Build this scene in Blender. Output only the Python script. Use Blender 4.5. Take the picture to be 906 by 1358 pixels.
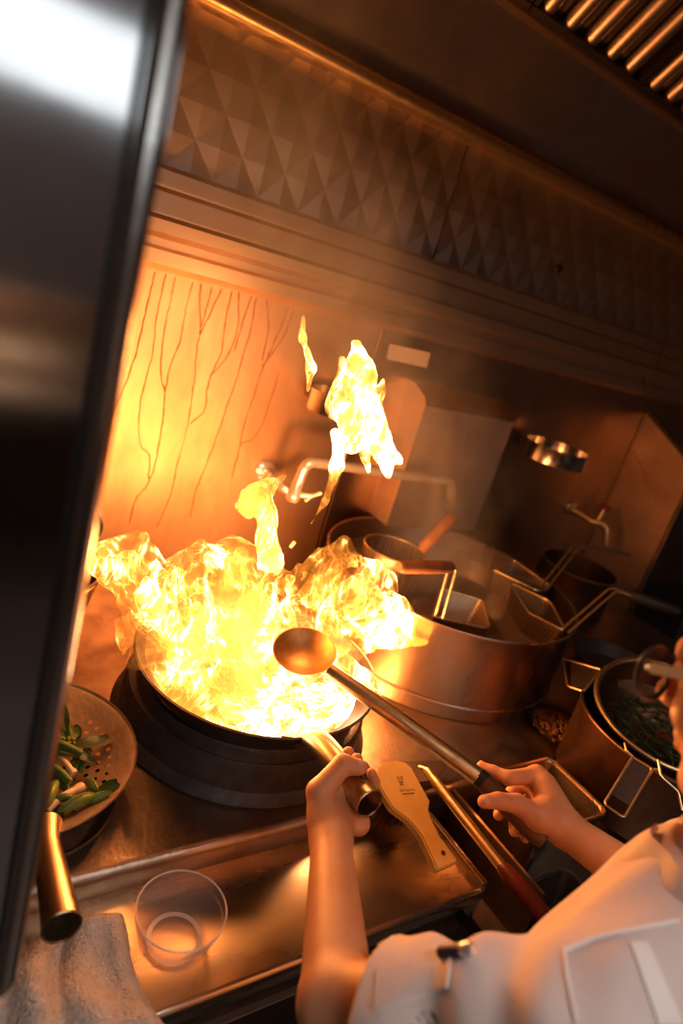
import bpy, bmesh, math, random
import numpy as np
from mathutils import Vector, Matrix, Quaternion

# ------------------------------------------------------------------ scene reset
for _o in list(bpy.data.objects):
    bpy.data.objects.remove(_o, do_unlink=True)
SC = bpy.context.scene
COL = SC.collection
PI = math.pi
random.seed(7)

# ------------------------------------------------------------------ camera (24 mm look, tilted, seen from beside the cook)
# world: x runs right along the back wall, y runs into the wall, z up; the camera stands at x = y = 0
FPX, PCX, PCY = 890.0, 453.0, 679.0
_D = Vector((-773, 2561, FPX)).normalized()
_X = Vector((1274, 86, FPX)); _X = (_X - _D * _X.dot(_D)).normalized()
_Y = _X.cross(_D)
CAM = Vector((0, 0, 1.64))
ROWS = (_X, _Y, -_D)
cam_data = bpy.data.cameras.new('camera')
cam_data.sensor_fit = 'VERTICAL'
cam_data.sensor_height = 36.0
cam_data.sensor_width = 24.0
cam_data.lens = FPX / 1358.0 * 36.0
cam_data.clip_start = 0.02
cam_data.dof.use_dof = True
cam_data.dof.focus_distance = 1.0
cam_data.dof.aperture_fstop = 2.4
cam = bpy.data.objects.new('camera', cam_data)
COL.objects.link(cam)
right = Vector((_X.x, _Y.x, -_D.x)); down = Vector((_X.y, _Y.y, -_D.y)); fwd = Vector((_X.z, _Y.z, -_D.z))
cam.matrix_world = Matrix(((right.x, -down.x, -fwd.x, CAM.x), (right.y, -down.y, -fwd.y, CAM.y), (right.z, -down.z, -fwd.z, CAM.z), (0, 0, 0, 1)))
SC.camera = cam

# ------------------------------------------------------------------ world, exposure
world = bpy.data.worlds.new('world'); SC.world = world
world.use_nodes = True
world.node_tree.nodes['Background'].inputs[0].default_value = (0.55, 0.35, 0.25, 1)
world.node_tree.nodes['Background'].inputs[1].default_value = 0.01
SC.view_settings.view_transform = 'Standard'
SC.view_settings.look = 'None'
SC.view_settings.gamma = 1.0
SC.view_settings.use_curve_mapping = False
SC.view_settings.exposure = 0.25
SC.cycles.volume_step_rate = 1.0
SC.cycles.transparent_max_bounces = 32
SC.cycles.max_bounces = 7; SC.cycles.diffuse_bounces = 3; SC.cycles.glossy_bounces = 4

# ------------------------------------------------------------------ pixel -> place (a pixel is only a direction; the plane it lands on is given)
def ray(u, v):
    d = Vector((u - PCX, v - PCY, FPX))
    return Vector((ROWS[0].dot(d), ROWS[1].dot(d), ROWS[2].dot(d)))
def at(u, v, z=None, y=None, x=None):
    d = ray(u, v)
    if z is not None: t = (z - CAM.z) / d.z
    elif y is not None: t = y / d.y
    else: t = x / d.x
    return CAM + d * t

# ------------------------------------------------------------------ materials
MATS = {}
def nmat(name):
    m = bpy.data.materials.new(name); m.use_nodes = True
    MATS[name] = m
    nt = m.node_tree
    return m, nt, nt.nodes['Principled BSDF']
def link(nt, a, ao, b, bi):
    nt.links.new(a.outputs[ao], b.inputs[bi])
def ramp(nt, stops):
    r = nt.nodes.new('ShaderNodeValToRGB')
    el = r.color_ramp.elements
    while len(el) < len(stops): el.new(0.5)
    for e, (p, c) in zip(el, stops):
        e.position = p; e.color = c if len(c) == 4 else (*c, 1)
    return r
def noise(nt, scale, detail=4, rough=0.55, dist=0.0, mapscale=None, coord='Object'):
    tc = nt.nodes.new('ShaderNodeTexCoord'); n = nt.nodes.new('ShaderNodeTexNoise')
    n.inputs['Scale'].default_value = scale; n.inputs['Detail'].default_value = detail
    n.inputs['Roughness'].default_value = rough; n.inputs['Distortion'].default_value = dist
    if mapscale:
        mp = nt.nodes.new('ShaderNodeMapping'); mp.inputs['Scale'].default_value = mapscale
        link(nt, tc, coord, mp, 'Vector'); link(nt, mp, 0, n, 'Vector')
    else:
        link(nt, tc, coord, n, 'Vector')
    return n
def simple(name, col, rough=0.5, metal=0.0, col2=None, scale=20, mapscale=None, bump=0.0, bscale=None, rough2=None, **kw):
    """principled material: colour mottled between col and col2, roughness mottled, fine bump"""
    m, nt, b = nmat(name)
    b.inputs['Metallic'].default_value = metal
    b.inputs['Roughness'].default_value = rough
    b.inputs['Base Color'].default_value = (*col, 1)
    n = None
    if col2 is not None or rough2 is not None:
        n = noise(nt, scale, 5, 0.6, 0.3, mapscale)
    if col2 is not None:
        r = ramp(nt, [(0.36, col), (0.66, col2)]); link(nt, n, 'Fac', r, 'Fac'); link(nt, r, 'Color', b, 'Base Color')
    if rough2 is not None:
        mr = nt.nodes.new('ShaderNodeMapRange'); mr.inputs['From Min'].default_value = 0.35; mr.inputs['From Max'].default_value = 0.65
        mr.inputs['To Min'].default_value = rough; mr.inputs['To Max'].default_value = rough2
        link(nt, n, 'Fac', mr, 'Value'); link(nt, mr, 'Result', b, 'Roughness')
    if bump:
        nb = noise(nt, bscale or scale * 4, 4, 0.6, 0, mapscale)
        bp = nt.nodes.new('ShaderNodeBump'); bp.inputs['Strength'].default_value = bump; bp.inputs['Distance'].default_value = 0.004
        link(nt, nb, 'Fac', bp, 'Height'); link(nt, bp, 'Normal', b, 'Normal')
    for k, v in kw.items():
        b.inputs[k.replace('_', ' ')].default_value = v
    return m

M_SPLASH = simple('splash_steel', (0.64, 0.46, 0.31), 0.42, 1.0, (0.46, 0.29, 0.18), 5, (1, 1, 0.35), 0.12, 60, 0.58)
M_SPLASH_R = simple('splash_steel_shaded', (0.50, 0.36, 0.26), 0.28, 1.0, (0.36, 0.24, 0.16), 5, (1, 1, 0.35), 0.10, 60, 0.42)  # darker, smoother copy of the splash steel: dimness of the right wall painted in
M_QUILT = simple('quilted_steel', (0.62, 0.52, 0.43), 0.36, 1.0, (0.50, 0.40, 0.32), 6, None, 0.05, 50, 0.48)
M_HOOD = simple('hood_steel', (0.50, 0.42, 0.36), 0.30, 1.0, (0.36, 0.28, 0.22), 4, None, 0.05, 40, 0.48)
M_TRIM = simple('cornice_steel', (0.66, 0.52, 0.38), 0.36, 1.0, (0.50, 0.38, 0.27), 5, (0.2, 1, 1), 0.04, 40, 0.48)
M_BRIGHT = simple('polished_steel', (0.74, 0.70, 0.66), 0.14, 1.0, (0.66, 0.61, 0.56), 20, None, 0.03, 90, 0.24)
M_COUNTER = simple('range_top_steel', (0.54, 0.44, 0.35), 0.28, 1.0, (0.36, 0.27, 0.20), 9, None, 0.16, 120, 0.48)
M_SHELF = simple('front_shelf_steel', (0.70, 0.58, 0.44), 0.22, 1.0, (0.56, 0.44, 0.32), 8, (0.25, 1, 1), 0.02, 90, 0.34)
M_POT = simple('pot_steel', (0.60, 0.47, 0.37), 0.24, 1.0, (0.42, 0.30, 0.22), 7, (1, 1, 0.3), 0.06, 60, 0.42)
M_DARKPOT = simple('burnt_steel', (0.34, 0.18, 0.10), 0.30, 1.0, (0.13, 0.07, 0.04), 9, None, 0.12, 60, 0.5)
M_IRON = simple('cast_iron', (0.075, 0.068, 0.072), 0.34, 0.3, (0.045, 0.040, 0.042), 40, None, 0.35, 160, 0.5)
M_WOK = simple('seasoned_wok', (0.05, 0.040, 0.035), 0.36, 0.7, (0.03, 0.024, 0.022), 14, None, 0.12, 90, 0.5)
M_HANDLE = simple('handle_steel', (0.60, 0.46, 0.30), 0.26, 1.0, (0.42, 0.30, 0.19), 30, (1, 0.2, 1), 0.06, 120, 0.4)
M_CHROME = simple('chrome', (0.90, 0.85, 0.80), 0.14, 0.65, (0.82, 0.76, 0.70), 30, None, 0.02, 90, 0.18)
M_BRASS = simple('worn_brass', (0.82, 0.62, 0.34), 0.32, 1.0, (0.58, 0.42, 0.22), 40, None, 0.05, 120, 0.45)
M_DARKWOOD = simple('dark_wood', (0.10, 0.045, 0.02), 0.45, 0.0, (0.05, 0.02, 0.01), 30, (1, 0.15, 1), 0.15, 120)
M_GRIPWOOD = simple('grip_wood', (0.23, 0.10, 0.045), 0.5, 0.0, (0.12, 0.05, 0.022), 26, (1, 0.2, 1), 0.2, 120)
M_BLACK = simple('black_rubber', (0.012, 0.011, 0.012), 0.5)
M_DARKSTEEL = simple('dark_steel', (0.20, 0.16, 0.14), 0.4, 1.0, (0.11, 0.085, 0.07), 8, None, 0.1, 60, 0.55)
M_PLASTER = simple('plaster', (0.12, 0.10, 0.10), 0.8, 0, (0.10, 0.085, 0.085), 4)
M_FLOOR = simple('floor_tile', (0.10, 0.075, 0.06), 0.45, 0, (0.07, 0.05, 0.04), 6, None, 0.1, 30)
M_PANEL = simple('brushed_panel', (0.66, 0.65, 0.66), 0.07, 1.0, (0.60, 0.59, 0.60), 6, (1, 1, 0.2), 0.01, 50, 0.10)
M_SKIN = simple('skin', (0.60, 0.32, 0.17), 0.46, 0, (0.53, 0.26, 0.13), 26, None, 0.16, 320, None, Subsurface_Weight=0.12)
M_NAIL = simple('fingernail', (0.68, 0.40, 0.31), 0.3)
M_CLOTH = simple('white_cotton', (0.76, 0.66, 0.63), 0.85, 0, (0.70, 0.60, 0.57), 12, None, 0.5, 500)
M_PIPING = simple('white_piping', (0.86, 0.82, 0.79), 0.8, 0, None, 20, None, 0.2, 600)
M_TROUSER = simple('dark_trousers', (0.03, 0.03, 0.035), 0.9)
M_TOWEL = simple('terry_towel', (0.74, 0.66, 0.58), 0.95, 0, (0.62, 0.53, 0.45), 40, None, 1.0, 420)

# ------------------------------------------------------------------ mesh builder
class MB:
    def __init__(s): s.v = []; s.f = []; s.sm = []
    def add(s, vs, fs, smooth=True):
        o = len(s.v); s.v += [tuple(v) for v in vs]
        for f in fs: s.f.append(tuple(i + o for i in f)); s.sm.append(smooth)
        return s
    def box(s, lo, hi, mat=None):
        c = [Vector((x, y, z)) for z in (lo[2], hi[2]) for y in (lo[1], hi[1]) for x in (lo[0], hi[0])]
        if mat is not None: c = [mat @ p for p in c]
        return s.add(c, [(0, 2, 3, 1), (4, 5, 7, 6), (0, 1, 5, 4), (2, 6, 7, 3), (0, 4, 6, 2), (1, 3, 7, 5)], False)
    def bbox(s, lo, hi, r=0.006, mat=None, seg=2):
        """box with rounded edges"""
        bm = bmesh.new(); bmesh.ops.create_cube(bm, size=1)
        lo = Vector(lo); hi = Vector(hi)
        for v in bm.verts: v.co = Vector([(lo[i] + hi[i]) / 2 + v.co[i] * (hi[i] - lo[i]) for i in range(3)])
        bmesh.ops.bevel(bm, geom=list(bm.edges), offset=r, segments=seg, affect='EDGES', profile=0.5)
        if mat is not None: bm.transform(mat)
        return s.bm(bm)
    def bm(s, bm, smooth=True):
        bm.verts.index_update()
        s.add([v.co.copy() for v in bm.verts], [[v.index for v in f.verts] for f in bm.faces], smooth)
        bm.free(); return s
    def tube(s, pts, rad, seg=10, cap=True, closed=False):
        pts = [Vector(p) for p in pts]; n = len(pts)
        if not hasattr(rad, '__len__'): rad = [rad] * n
        up = None; rings = []
        for i, p in enumerate(pts):
            a = pts[(i - 1) % n] if (i > 0 or closed) else p
            b = pts[(i + 1) % n] if (i < n - 1 or closed) else p
            t = (b - a).normalized()
            if up is None:
                up = Vector((0, 0, 1)) if abs(t.z) < 0.9 else Vector((1, 0, 0))
            up = (up - t * up.dot(t)).normalized(); w = t.cross(up)
            rings.append([p + (up * math.cos(2 * PI * k / seg) + w * math.sin(2 * PI * k / seg)) * rad[i] for k in range(seg)])
        vs = [v for r in rings for v in r]; fs = []
        for i in range(n if closed else n - 1):
            j = (i + 1) % n
            for k in range(seg):
                q = (k + 1) % seg
                fs.append((i * seg + k, j * seg + k, j * seg + q, i * seg + q))
        if cap and not closed:
            fs.append(tuple(range(seg))); fs.append(tuple((n - 1) * seg + k for k in reversed(range(seg))))
        return s.add(vs, fs)
    def lathe(s, prof, c=(0, 0, 0), seg=48, mat=None, a0=0.0, a1=None):
        """prof: (radius, height) pairs spun about z through c, or about mat's z"""
        full = a1 is None; nseg = seg if full else seg + 1
        vs = []; fs = []
        for r, z in prof:
            for k in range(nseg):
                a = 2 * PI * k / seg if full else a0 + (a1 - a0) * k / seg
                p = Vector((r * math.cos(a), r * math.sin(a), z))
                vs.append(mat @ p if mat is not None else p + Vector(c))
        for i in range(len(prof) - 1):
            for k in range(nseg if full else seg):
                q = (k + 1) % nseg
                fs.append((i * nseg + k, i * nseg + q, (i + 1) * nseg + q, (i + 1) * nseg + k))
        return s.add(vs, fs)
    def extrude_x(s, prof, x0, x1, smooth=False):
        """closed profile of (y, z) swept along x"""
        n = len(prof)
        vs = [(x0, y, z) for y, z in prof] + [(x1, y, z) for y, z in prof]
        fs = [(i, (i + 1) % n, n + (i + 1) % n, n + i) for i in range(n)]
        fs += [tuple(reversed(range(n))), tuple(range(n, 2 * n))]
        return s.add(vs, fs, smooth)
    def prism(s, pts, dz, mat=None):
        """flat outline (list of 3-D points) thickened by the vector dz"""
        pts = [Vector(p) for p in pts]; n = len(pts); dz = Vector(dz)
        vs = pts + [p + dz for p in pts]
        if mat is not None: vs = [mat @ p for p in vs]
        fs = [(i, (i + 1) % n, n + (i + 1) % n, n + i) for i in range(n)] + [tuple(reversed(range(n))), tuple(range(n, 2 * n))]
        return s.add(vs, fs, False)
    def build(s, name, mat, parent=None, fix=True, **props):
        me = bpy.data.meshes.new(name)
        me.from_pydata(s.v, [], s.f)
        if fix:
            bm = bmesh.new(); bm.from_mesh(me); bmesh.ops.recalc_face_normals(bm, faces=list(bm.faces)); bm.to_mesh(me); bm.free()
        me.polygons.foreach_set('use_smooth', s.sm)
        if any(s.sm) and len(s.f) < 60000:
            me.set_sharp_from_angle(angle=math.radians(42))
        me.materials.append(mat)
        o = bpy.data.objects.new(name, me); COL.objects.link(o)
        if parent is not None: put(o, parent)
        for k, v in props.items(): o[k] = v
        return o
def put(o, parent):
    """parent o, keeping its place"""
    bpy.context.view_layer.update()
    mw = o.matrix_world.copy(); o.parent = parent
    o.matrix_parent_inverse = parent.matrix_world.inverted(); o.matrix_world = mw
def empty(name, loc, label=None, cat=None, group=None, kind=None):
    o = bpy.data.objects.new(name, None); COL.objects.link(o)
    o.location = loc; o.empty_display_size = 0.05
    bpy.context.view_layer.update()
    return tag(o, label, cat, group, kind)
def tag(o, label=None, cat=None, group=None, kind=None):
    if label: o['label'] = label
    if cat: o['category'] = cat
    if group: o['group'] = group
    if kind: o['kind'] = kind
    return o
def frame(o, z, xhint=(1, 0, 0)):
    """matrix with its z axis along z at origin o"""
    z = Vector(z).normalized(); x = Vector(xhint); x = (x - z * x.dot(z)).normalized(); y = z.cross(x)
    return Matrix(((x.x, y.x, z.x, o[0]), (x.y, y.y, z.y, o[1]), (x.z, y.z, z.z, o[2]), (0, 0, 0, 1)))
def spline(pts, n=8):
    """Catmull-Rom through the points"""
    P = [Vector(p) for p in pts]; P = [P[0] * 2 - P[1]] + P + [P[-1] * 2 - P[-2]]
    out = []
    for i in range(1, len(P) - 2):
        a, b, c, d = P[i - 1:i + 3]
        for k in range(n):
            t = k / n
            out.append(0.5 * ((2 * b) + (c - a) * t + (2 * a - 5 * b + 4 * c - d) * t * t + (3 * b - a - 3 * c + d) * t ** 3))
    out.append(P[-2]); return out
def fillet(pts, r, n=6):
    """polyline with its corners rounded"""
    P = [Vector(p) for p in pts]; out = [P[0]]
    for a, b, c in zip(P, P[1:], P[2:]):
        d1 = (a - b); d2 = (c - b); q = min(r, d1.length * 0.49, d2.length * 0.49)
        s, e = b + d1.normalized() * q, b + d2.normalized() * q
        for k in range(n + 1):
            t = k / n; out.append(s * (1 - t) ** 2 + b * 2 * t * (1 - t) + e * t * t)
    out.append(P[-1]); return out

# ------------------------------------------------------------------ smooth solids (signed distance -> surface nets, only near the surface)
def v3(p): return np.array(p, dtype=np.float32)
def sd_cone(p, a, b, ra, rb):
    a = v3(a); b = v3(b); ab = b - a; L = float(ab @ ab) + 1e-12
    t = np.clip(((p - a) @ ab) / L, 0, 1)
    q = p - a - t[:, None] * ab
    return np.sqrt((q * q).sum(1)) - (ra + (rb - ra) * t)
def sd_ell(p, c, r, rot=None):
    q = p - v3(c)
    if rot is not None: q = q @ np.array(rot, dtype=np.float32)
    r = v3(r); k0 = np.sqrt(((q / r) ** 2).sum(1)); k1 = np.sqrt(((q / (r * r)) ** 2).sum(1)) + 1e-9
    return k0 * (k0 - 1) / k1
def smin(a, b, k):
    h = np.clip(0.5 + 0.5 * (b - a) / k, 0, 1)
    return b + (a - b) * h - k * h * (1 - h)
def sdf_mesh(fn, lo, hi, h, B=8):
    lo = np.array(lo, dtype=np.float64); hi = np.array(hi, dtype=np.float64)
    nb = np.ceil((hi - lo) / (B * h)).astype(int)
    I = np.stack(np.meshgrid(*[np.arange(n) for n in nb], indexing='ij'), -1).reshape(-1, 3)
    cen = (lo + (I + 0.5) * B * h).astype(np.float32)
    dc = np.concatenate([fn(c) for c in np.array_split(cen, max(1, len(cen) // 60000))])
    I = I[np.abs(dc) < B * h * 1.25]
    g = np.stack(np.meshgrid(*[np.arange(B + 1)] * 3, indexing='ij'), -1).reshape(-1, 3)
    N = nb * B + 2
    key = lambda c: (c[..., 0] + 1) + (c[..., 1] + 1) * N[0] + (c[..., 2] + 1) * N[0] * N[1]
    VK, VP, Q = [], [], []
    off = np.array([[i, j, k] for i in (0, 1) for j in (0, 1) for k in (0, 1)])
    edges = [(a, b) for a in range(8) for b in range(a + 1, 8) if np.abs(off[a] - off[b]).sum() == 1]
    for blk in np.array_split(I, max(1, len(I) // 400)):
        if not len(blk): continue
        base = blk[:, None, :] * B + g[None]
        d = fn((lo + base.reshape(-1, 3) * h).astype(np.float32)).reshape(len(blk), B + 1, B + 1, B + 1)
        cs = np.stack([d[:, o[0]:o[0] + B, o[1]:o[1] + B, o[2]:o[2] + B] for o in off], -1)
        neg = cs < 0; m = neg.any(-1) & ~neg.all(-1)
        bi, ci, cj, ck = np.nonzero(m); cell = blk[bi] * B + np.stack([ci, cj, ck], -1)
        vals = cs[bi, ci, cj, ck]; acc = np.zeros((len(bi), 3)); cnt = np.zeros(len(bi))
        for a, b in edges:
            va, vb = vals[:, a], vals[:, b]; x = (va < 0) != (vb < 0)
            t = np.where(x, va / np.where(x, va - vb, 1), 0)
            acc += np.where(x[:, None], off[a] + (off[b] - off[a]) * t[:, None], 0); cnt += x
        VK.append(key(cell)); VP.append(lo + (cell + acc / cnt[:, None]) * h)
        s = d < 0
        for ax in range(3):
            a0 = [slice(0, B)] * 3; a1 = [slice(0, B)] * 3; a1[ax] = slice(1, B + 1)
            A = s[(slice(None), *a0)]; Bq = s[(slice(None), *a1)]
            bi, ci, cj, ck = np.nonzero(A != Bq); c = blk[bi] * B + np.stack([ci, cj, ck], -1)
            e1 = np.zeros(3, int); e2 = np.zeros(3, int); e1[(ax + 1) % 3] = 1; e2[(ax + 2) % 3] = 1
            q = np.stack([key(c - e1 - e2), key(c - e2), key(c), key(c - e1)], -1)
            fl = ~A[bi, ci, cj, ck]; q[fl] = q[fl][:, ::-1]
            Q.append(q)
    VK = np.concatenate(VK); VP = np.concatenate(VP); Q = np.concatenate(Q)
    o = np.argsort(VK); VK = VK[o]; VP = VP[o]
    idx = np.searchsorted(VK, Q); idx = np.clip(idx, 0, len(VK) - 1)
    ok = (VK[idx] == Q).all(1)
    return VP, idx[ok]
def np_obj(name, VP, Q, mat, parent=None):
    me = bpy.data.meshes.new(name)
    me.vertices.add(len(VP)); me.vertices.foreach_set('co', VP.astype(np.float32).ravel())
    me.loops.add(len(Q) * 4); me.loops.foreach_set('vertex_index', Q.astype(np.int32).ravel())
    me.polygons.add(len(Q)); me.polygons.foreach_set('loop_start', np.arange(len(Q), dtype=np.int32) * 4)
    me.polygons.foreach_set('use_smooth', np.ones(len(Q), bool))
    me.update(calc_edges=True); me.validate()
    me.materials.append(mat)
    o = bpy.data.objects.new(name, me); COL.objects.link(o)
    if parent is not None: put(o, parent)
    return o
def wob(p, f, seed=0.0):
    """cheap smooth wobble, about -1..1"""
    x, y, z = p[:, 0] * f, p[:, 1] * f, p[:, 2] * f
    a = np.sin(x * 1.0 + 2.1 * np.sin(y * 0.7 + seed) + seed); b = np.sin(y * 1.3 + 1.7 * np.sin(z * 0.8 + seed * 1.7) + 1.3)
    c = np.sin(z * 0.9 + 1.9 * np.sin(x * 0.6 + 2.2 + seed)); return (a + b + c) / 3

# ================================================================== THE ROOM
def emit(name, col, strength):
    m, nt, b = nmat(name); nt.nodes.remove(b)
    e = nt.nodes.new('ShaderNodeEmission'); e.inputs[0].default_value = (*col, 1); e.inputs[1].default_value = strength
    link(nt, e, 0, nt.nodes['Material Output'], 'Surface'); return m
M_TUBE = emit('fluorescent_diffuser', (0.92, 0.98, 1.0), 1.6)
M_AISLE = emit('aisle_diffuser', (1.0, 0.76, 0.62), 4.5)
M_CEILLIGHT = emit('ceiling_diffuser', (1.0, 0.86, 0.80), 8.0)

WY = 1.43                      # face of the splashback
tag(MB().box((-2.6, -2.7, -0.05), (3.4, 1.6, 0.0)).build('floor', M_FLOOR), kind='structure')
tag(MB().box((-2.6, -2.7, 2.8), (3.4, 1.6, 2.86)).build('ceiling', M_PLASTER), kind='structure')
wall_back = tag(MB().box((-2.6, 1.445, 0), (3.4, 1.6, 2.8)).build('wall_back', M_DARKSTEEL), kind='structure')
tag(MB().box((-2.6, -2.75, 0), (3.4, -2.62, 2.8)).build('wall_front', M_PLASTER), kind='structure')
tag(MB().box((-2.7, -2.7, 0), (-2.58, 1.6, 2.8)).build('wall_left', M_PLASTER), kind='structure')

# splashback sheets with a seam between them
for x0, x1 in ((-0.5, 1.024), (1.03, 2.25), (2.26, 3.3)):
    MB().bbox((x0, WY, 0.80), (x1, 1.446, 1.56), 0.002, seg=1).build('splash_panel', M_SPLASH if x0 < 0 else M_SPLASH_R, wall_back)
M_STICKER = simple('paper_sticker', (0.62, 0.56, 0.50), 0.7, 0, (0.52, 0.45, 0.38), 60)
c = [at(u, v, y=WY - 0.002) for u, v in ((517, 456), (571, 468), (566, 488), (513, 476))]
MB().prism(c, (0, 0.0015, 0)).build('sticker', M_STICKER, wall_back, label='pale blank sticker')

# quilted steel sheets above the cornice: rows of four-sided pyramids
def quilt(x0, x1, z0, z1, ph):
    a, b, dpt = 0.05, 0.062, 0.0045
    bm = bmesh.new()
    nx = int((x1 - x0) / a) + 4; nz = int((z1 - z0) / b) + 4
    for i in range(-2, nx):
        for j in range(-2, nz):
            if (i + j) % 2: continue
            cx, cz = x0 + ph + i * a, z0 + j * b
            c = bm.verts.new((cx, WY - dpt, cz))
            q = [bm.verts.new(p) for p in ((cx, WY, cz - b), (cx + a, WY, cz), (cx, WY, cz + b), (cx - a, WY, cz))]
            for k in range(4): bm.faces.new((c, q[k], q[(k + 1) % 4]))
    bmesh.ops.remove_doubles(bm, verts=bm.verts, dist=1e-4)
    for co, no in (((x0, 0, 0), (-1, 0, 0)), ((x1, 0, 0), (1, 0, 0)), ((0, 0, z0), (0, 0, -1)), ((0, 0, z1), (0, 0, 1))):
        bmesh.ops.bisect_plane(bm, geom=list(bm.verts) + list(bm.edges) + list(bm.faces), plane_co=co, plane_no=no, clear_outer=True)
    m = MB(); m.bm(bm, False); m.box((x0, WY + 0.001, z0), (x1, WY + 0.015, z1)); return m
quilt(-0.5, 1.116, 1.745, 2.06, 0.074).build('quilted_panel', M_QUILT, wall_back, fix=False)
quilt(1.121, 3.3, 1.745, 2.06, 0.047).build('quilted_panel', M_QUILT, wall_back, fix=False)
MB().lathe([(0, 0), (0.011, 0), (0.013, 0.004), (0.011, 0.008), (0, 0.009)], mat=frame(at(740, 356, y=WY - 0.012), (0, -1, 0)), seg=14).build('rivet', M_BLACK, wall_back)

# stepped cornice between splashback and quilted sheets, in two lengths with a gap
prof = [(1.446, 1.748), (1.405, 1.748), (1.375, 1.738), (1.372, 1.712), (1.372, 1.708), (1.366, 1.700), (1.362, 1.664),
        (1.362, 1.660), (1.350, 1.652), (1.350, 1.630), (1.392, 1.618), (1.392, 1.604), (1.374, 1.598), (1.374, 1.572), (1.41, 1.562), (1.446, 1.552)]
prof = [(y, z - 0.003) for y, z in prof]
for n, (x0, x1) in enumerate(((-0.5, 2.100), (2.112, 3.3))):
    tag(MB().extrude_x(prof, x0, x1).build('trim_%d' % (n + 1), M_TRIM), kind='structure')

# hardened grease runs on the left sheet: each a thin raised trickle
def drip_px(pts):
    return [(100 + a / 2.265, 350 + b / 2.265) for a, b in pts]
M_GREASE = simple('grease', (0.40, 0.19, 0.06), 0.14, 0.0, (0.26, 0.12, 0.035), 60)
DRIPS = [[(240, 25), (215, 130), (185, 260), (150, 360), (110, 450), (92, 520), (75, 640)],
         [(272, 30), (245, 160), (232, 270), (205, 370), (193, 440), (195, 540), (222, 575), (220, 645)],
         [(300, 40), (285, 120), (268, 190), (260, 270), (258, 345), (270, 385)],
         [(352, 55), (330, 150), (312, 240), (285, 310), (268, 400), (262, 480), (240, 600), (215, 665), (180, 710), (162, 780)],
         [(440, 75), (400, 160), (370, 230), (358, 340), (345, 440), (330, 520), (305, 610), (285, 700), (245, 790)],
         [(378, 60), (374, 130), (376, 180), (371, 235)],
         [(410, 70), (395, 130), (378, 190)],
         [(470, 80), (450, 180), (440, 260), (410, 330), (395, 380), (388, 440), (345, 480)],
         [(492, 85), (488, 180), (470, 250), (440, 300), (412, 330)],
         [(530, 95), (505, 170), (478, 260)],
         [(545, 100), (520, 220), (485, 340), (455, 430), (425, 520), (395, 600), (360, 690), (345, 760)],
         [(640, 130), (600, 230), (565, 310), (535, 400), (505, 490), (492, 560), (470, 640)],
         [(575, 110), (580, 200), (560, 290)],
         [(655, 140), (625, 220), (590, 270), (560, 310)],
         [(610, 330), (590, 400), (545, 515), (495, 540)]]
for d in DRIPS:
    q = spline([at(u, v, y=WY) for u, v in drip_px(d)], 6)
    q = [p + Vector((random.uniform(-.0012, .0012), 0, 0)) for p in q]
    MB().tube(q, [random.uniform(.0011, .0021) for _ in q], 6).build('grease_drip', M_GREASE, wall_back)

# side splash panel at the right end, its top edge raking down towards the cook
SX = 2.253
m = MB().prism([(SX, 1.43, 0.80), (SX, 1.43, 1.515), (SX, 1.165, 1.385), (SX, 1.165, 0.80)], (0.012, 0, 0))
wall_right = tag(m.build('wall_right', simple('side_panel_steel', (0.72, 0.50, 0.34), 0.5, 1.0, (0.55, 0.36, 0.22), 5, None, 0.1, 60, 0.62)), kind='structure')
for a, b in (((SX, 1.43, 1.515), (SX, 1.165, 1.385)), ((SX, 1.165, 1.385), (SX, 1.165, 0.80))):
    MB().tube([a, b], 0.010, 8).build('edge_trim', M_DARKSTEEL, wall_right)
MB().tube([at(805, 590, x=SX - .001), at(842, 600, x=SX - .001), at(860, 640, x=SX - .001)], 0.0015, 6).build('grease_drip', M_GREASE, wall_right)
tag(MB().box((3.3, -2.7, 0), (3.4, 1.6, 2.8)).build('wall_right_far', M_PLASTER), kind='structure')

# exhaust hood over the range
hood = empty('exhaust_hood', (1.0, 1.2, 2.04), 'long dark steel exhaust hood over the range with grease gutter', 'range hood')
MB().bbox((-0.5, 1.375, 2.014), (3.3, 1.444, 2.046), 0.014, seg=5).build('grease_gutter', M_BRASS, hood, label='bright gold-lit gutter strip')  # brass colour on the steel strip carries the gold light it shows
MB().prism([(-0.5, 1.42, 2.040), (3.3, 1.42, 2.040), (3.3, 1.325, 2.255), (-0.5, 1.325, 2.255)], (0, 0.012, 0.006)).build('back_panel', M_HOOD, hood)
MB().bbox((-0.5, 1.300, 2.246), (3.3, 1.335, 2.262), 0.003).build('filter_rail', M_TRIM, hood)
MB().box((-0.5, -0.02, 2.62), (3.3, 1.03, 2.635)).build('unseen_canopy', M_HOOD, hood)  # out-of-view hood top, added to keep ceiling light off the wall
MB().box((-0.5, -0.03, 1.95), (3.3, -0.015, 2.635)).build('unseen_skirt', M_HOOD, hood)  # out-of-view skirt, added and lowered to keep room lamps off the upper wall
MB().box((-0.5, 1.33, 2.262), (3.3, 1.345, 2.635)).build('plenum_panel', M_DARKSTEEL, hood)
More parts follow.
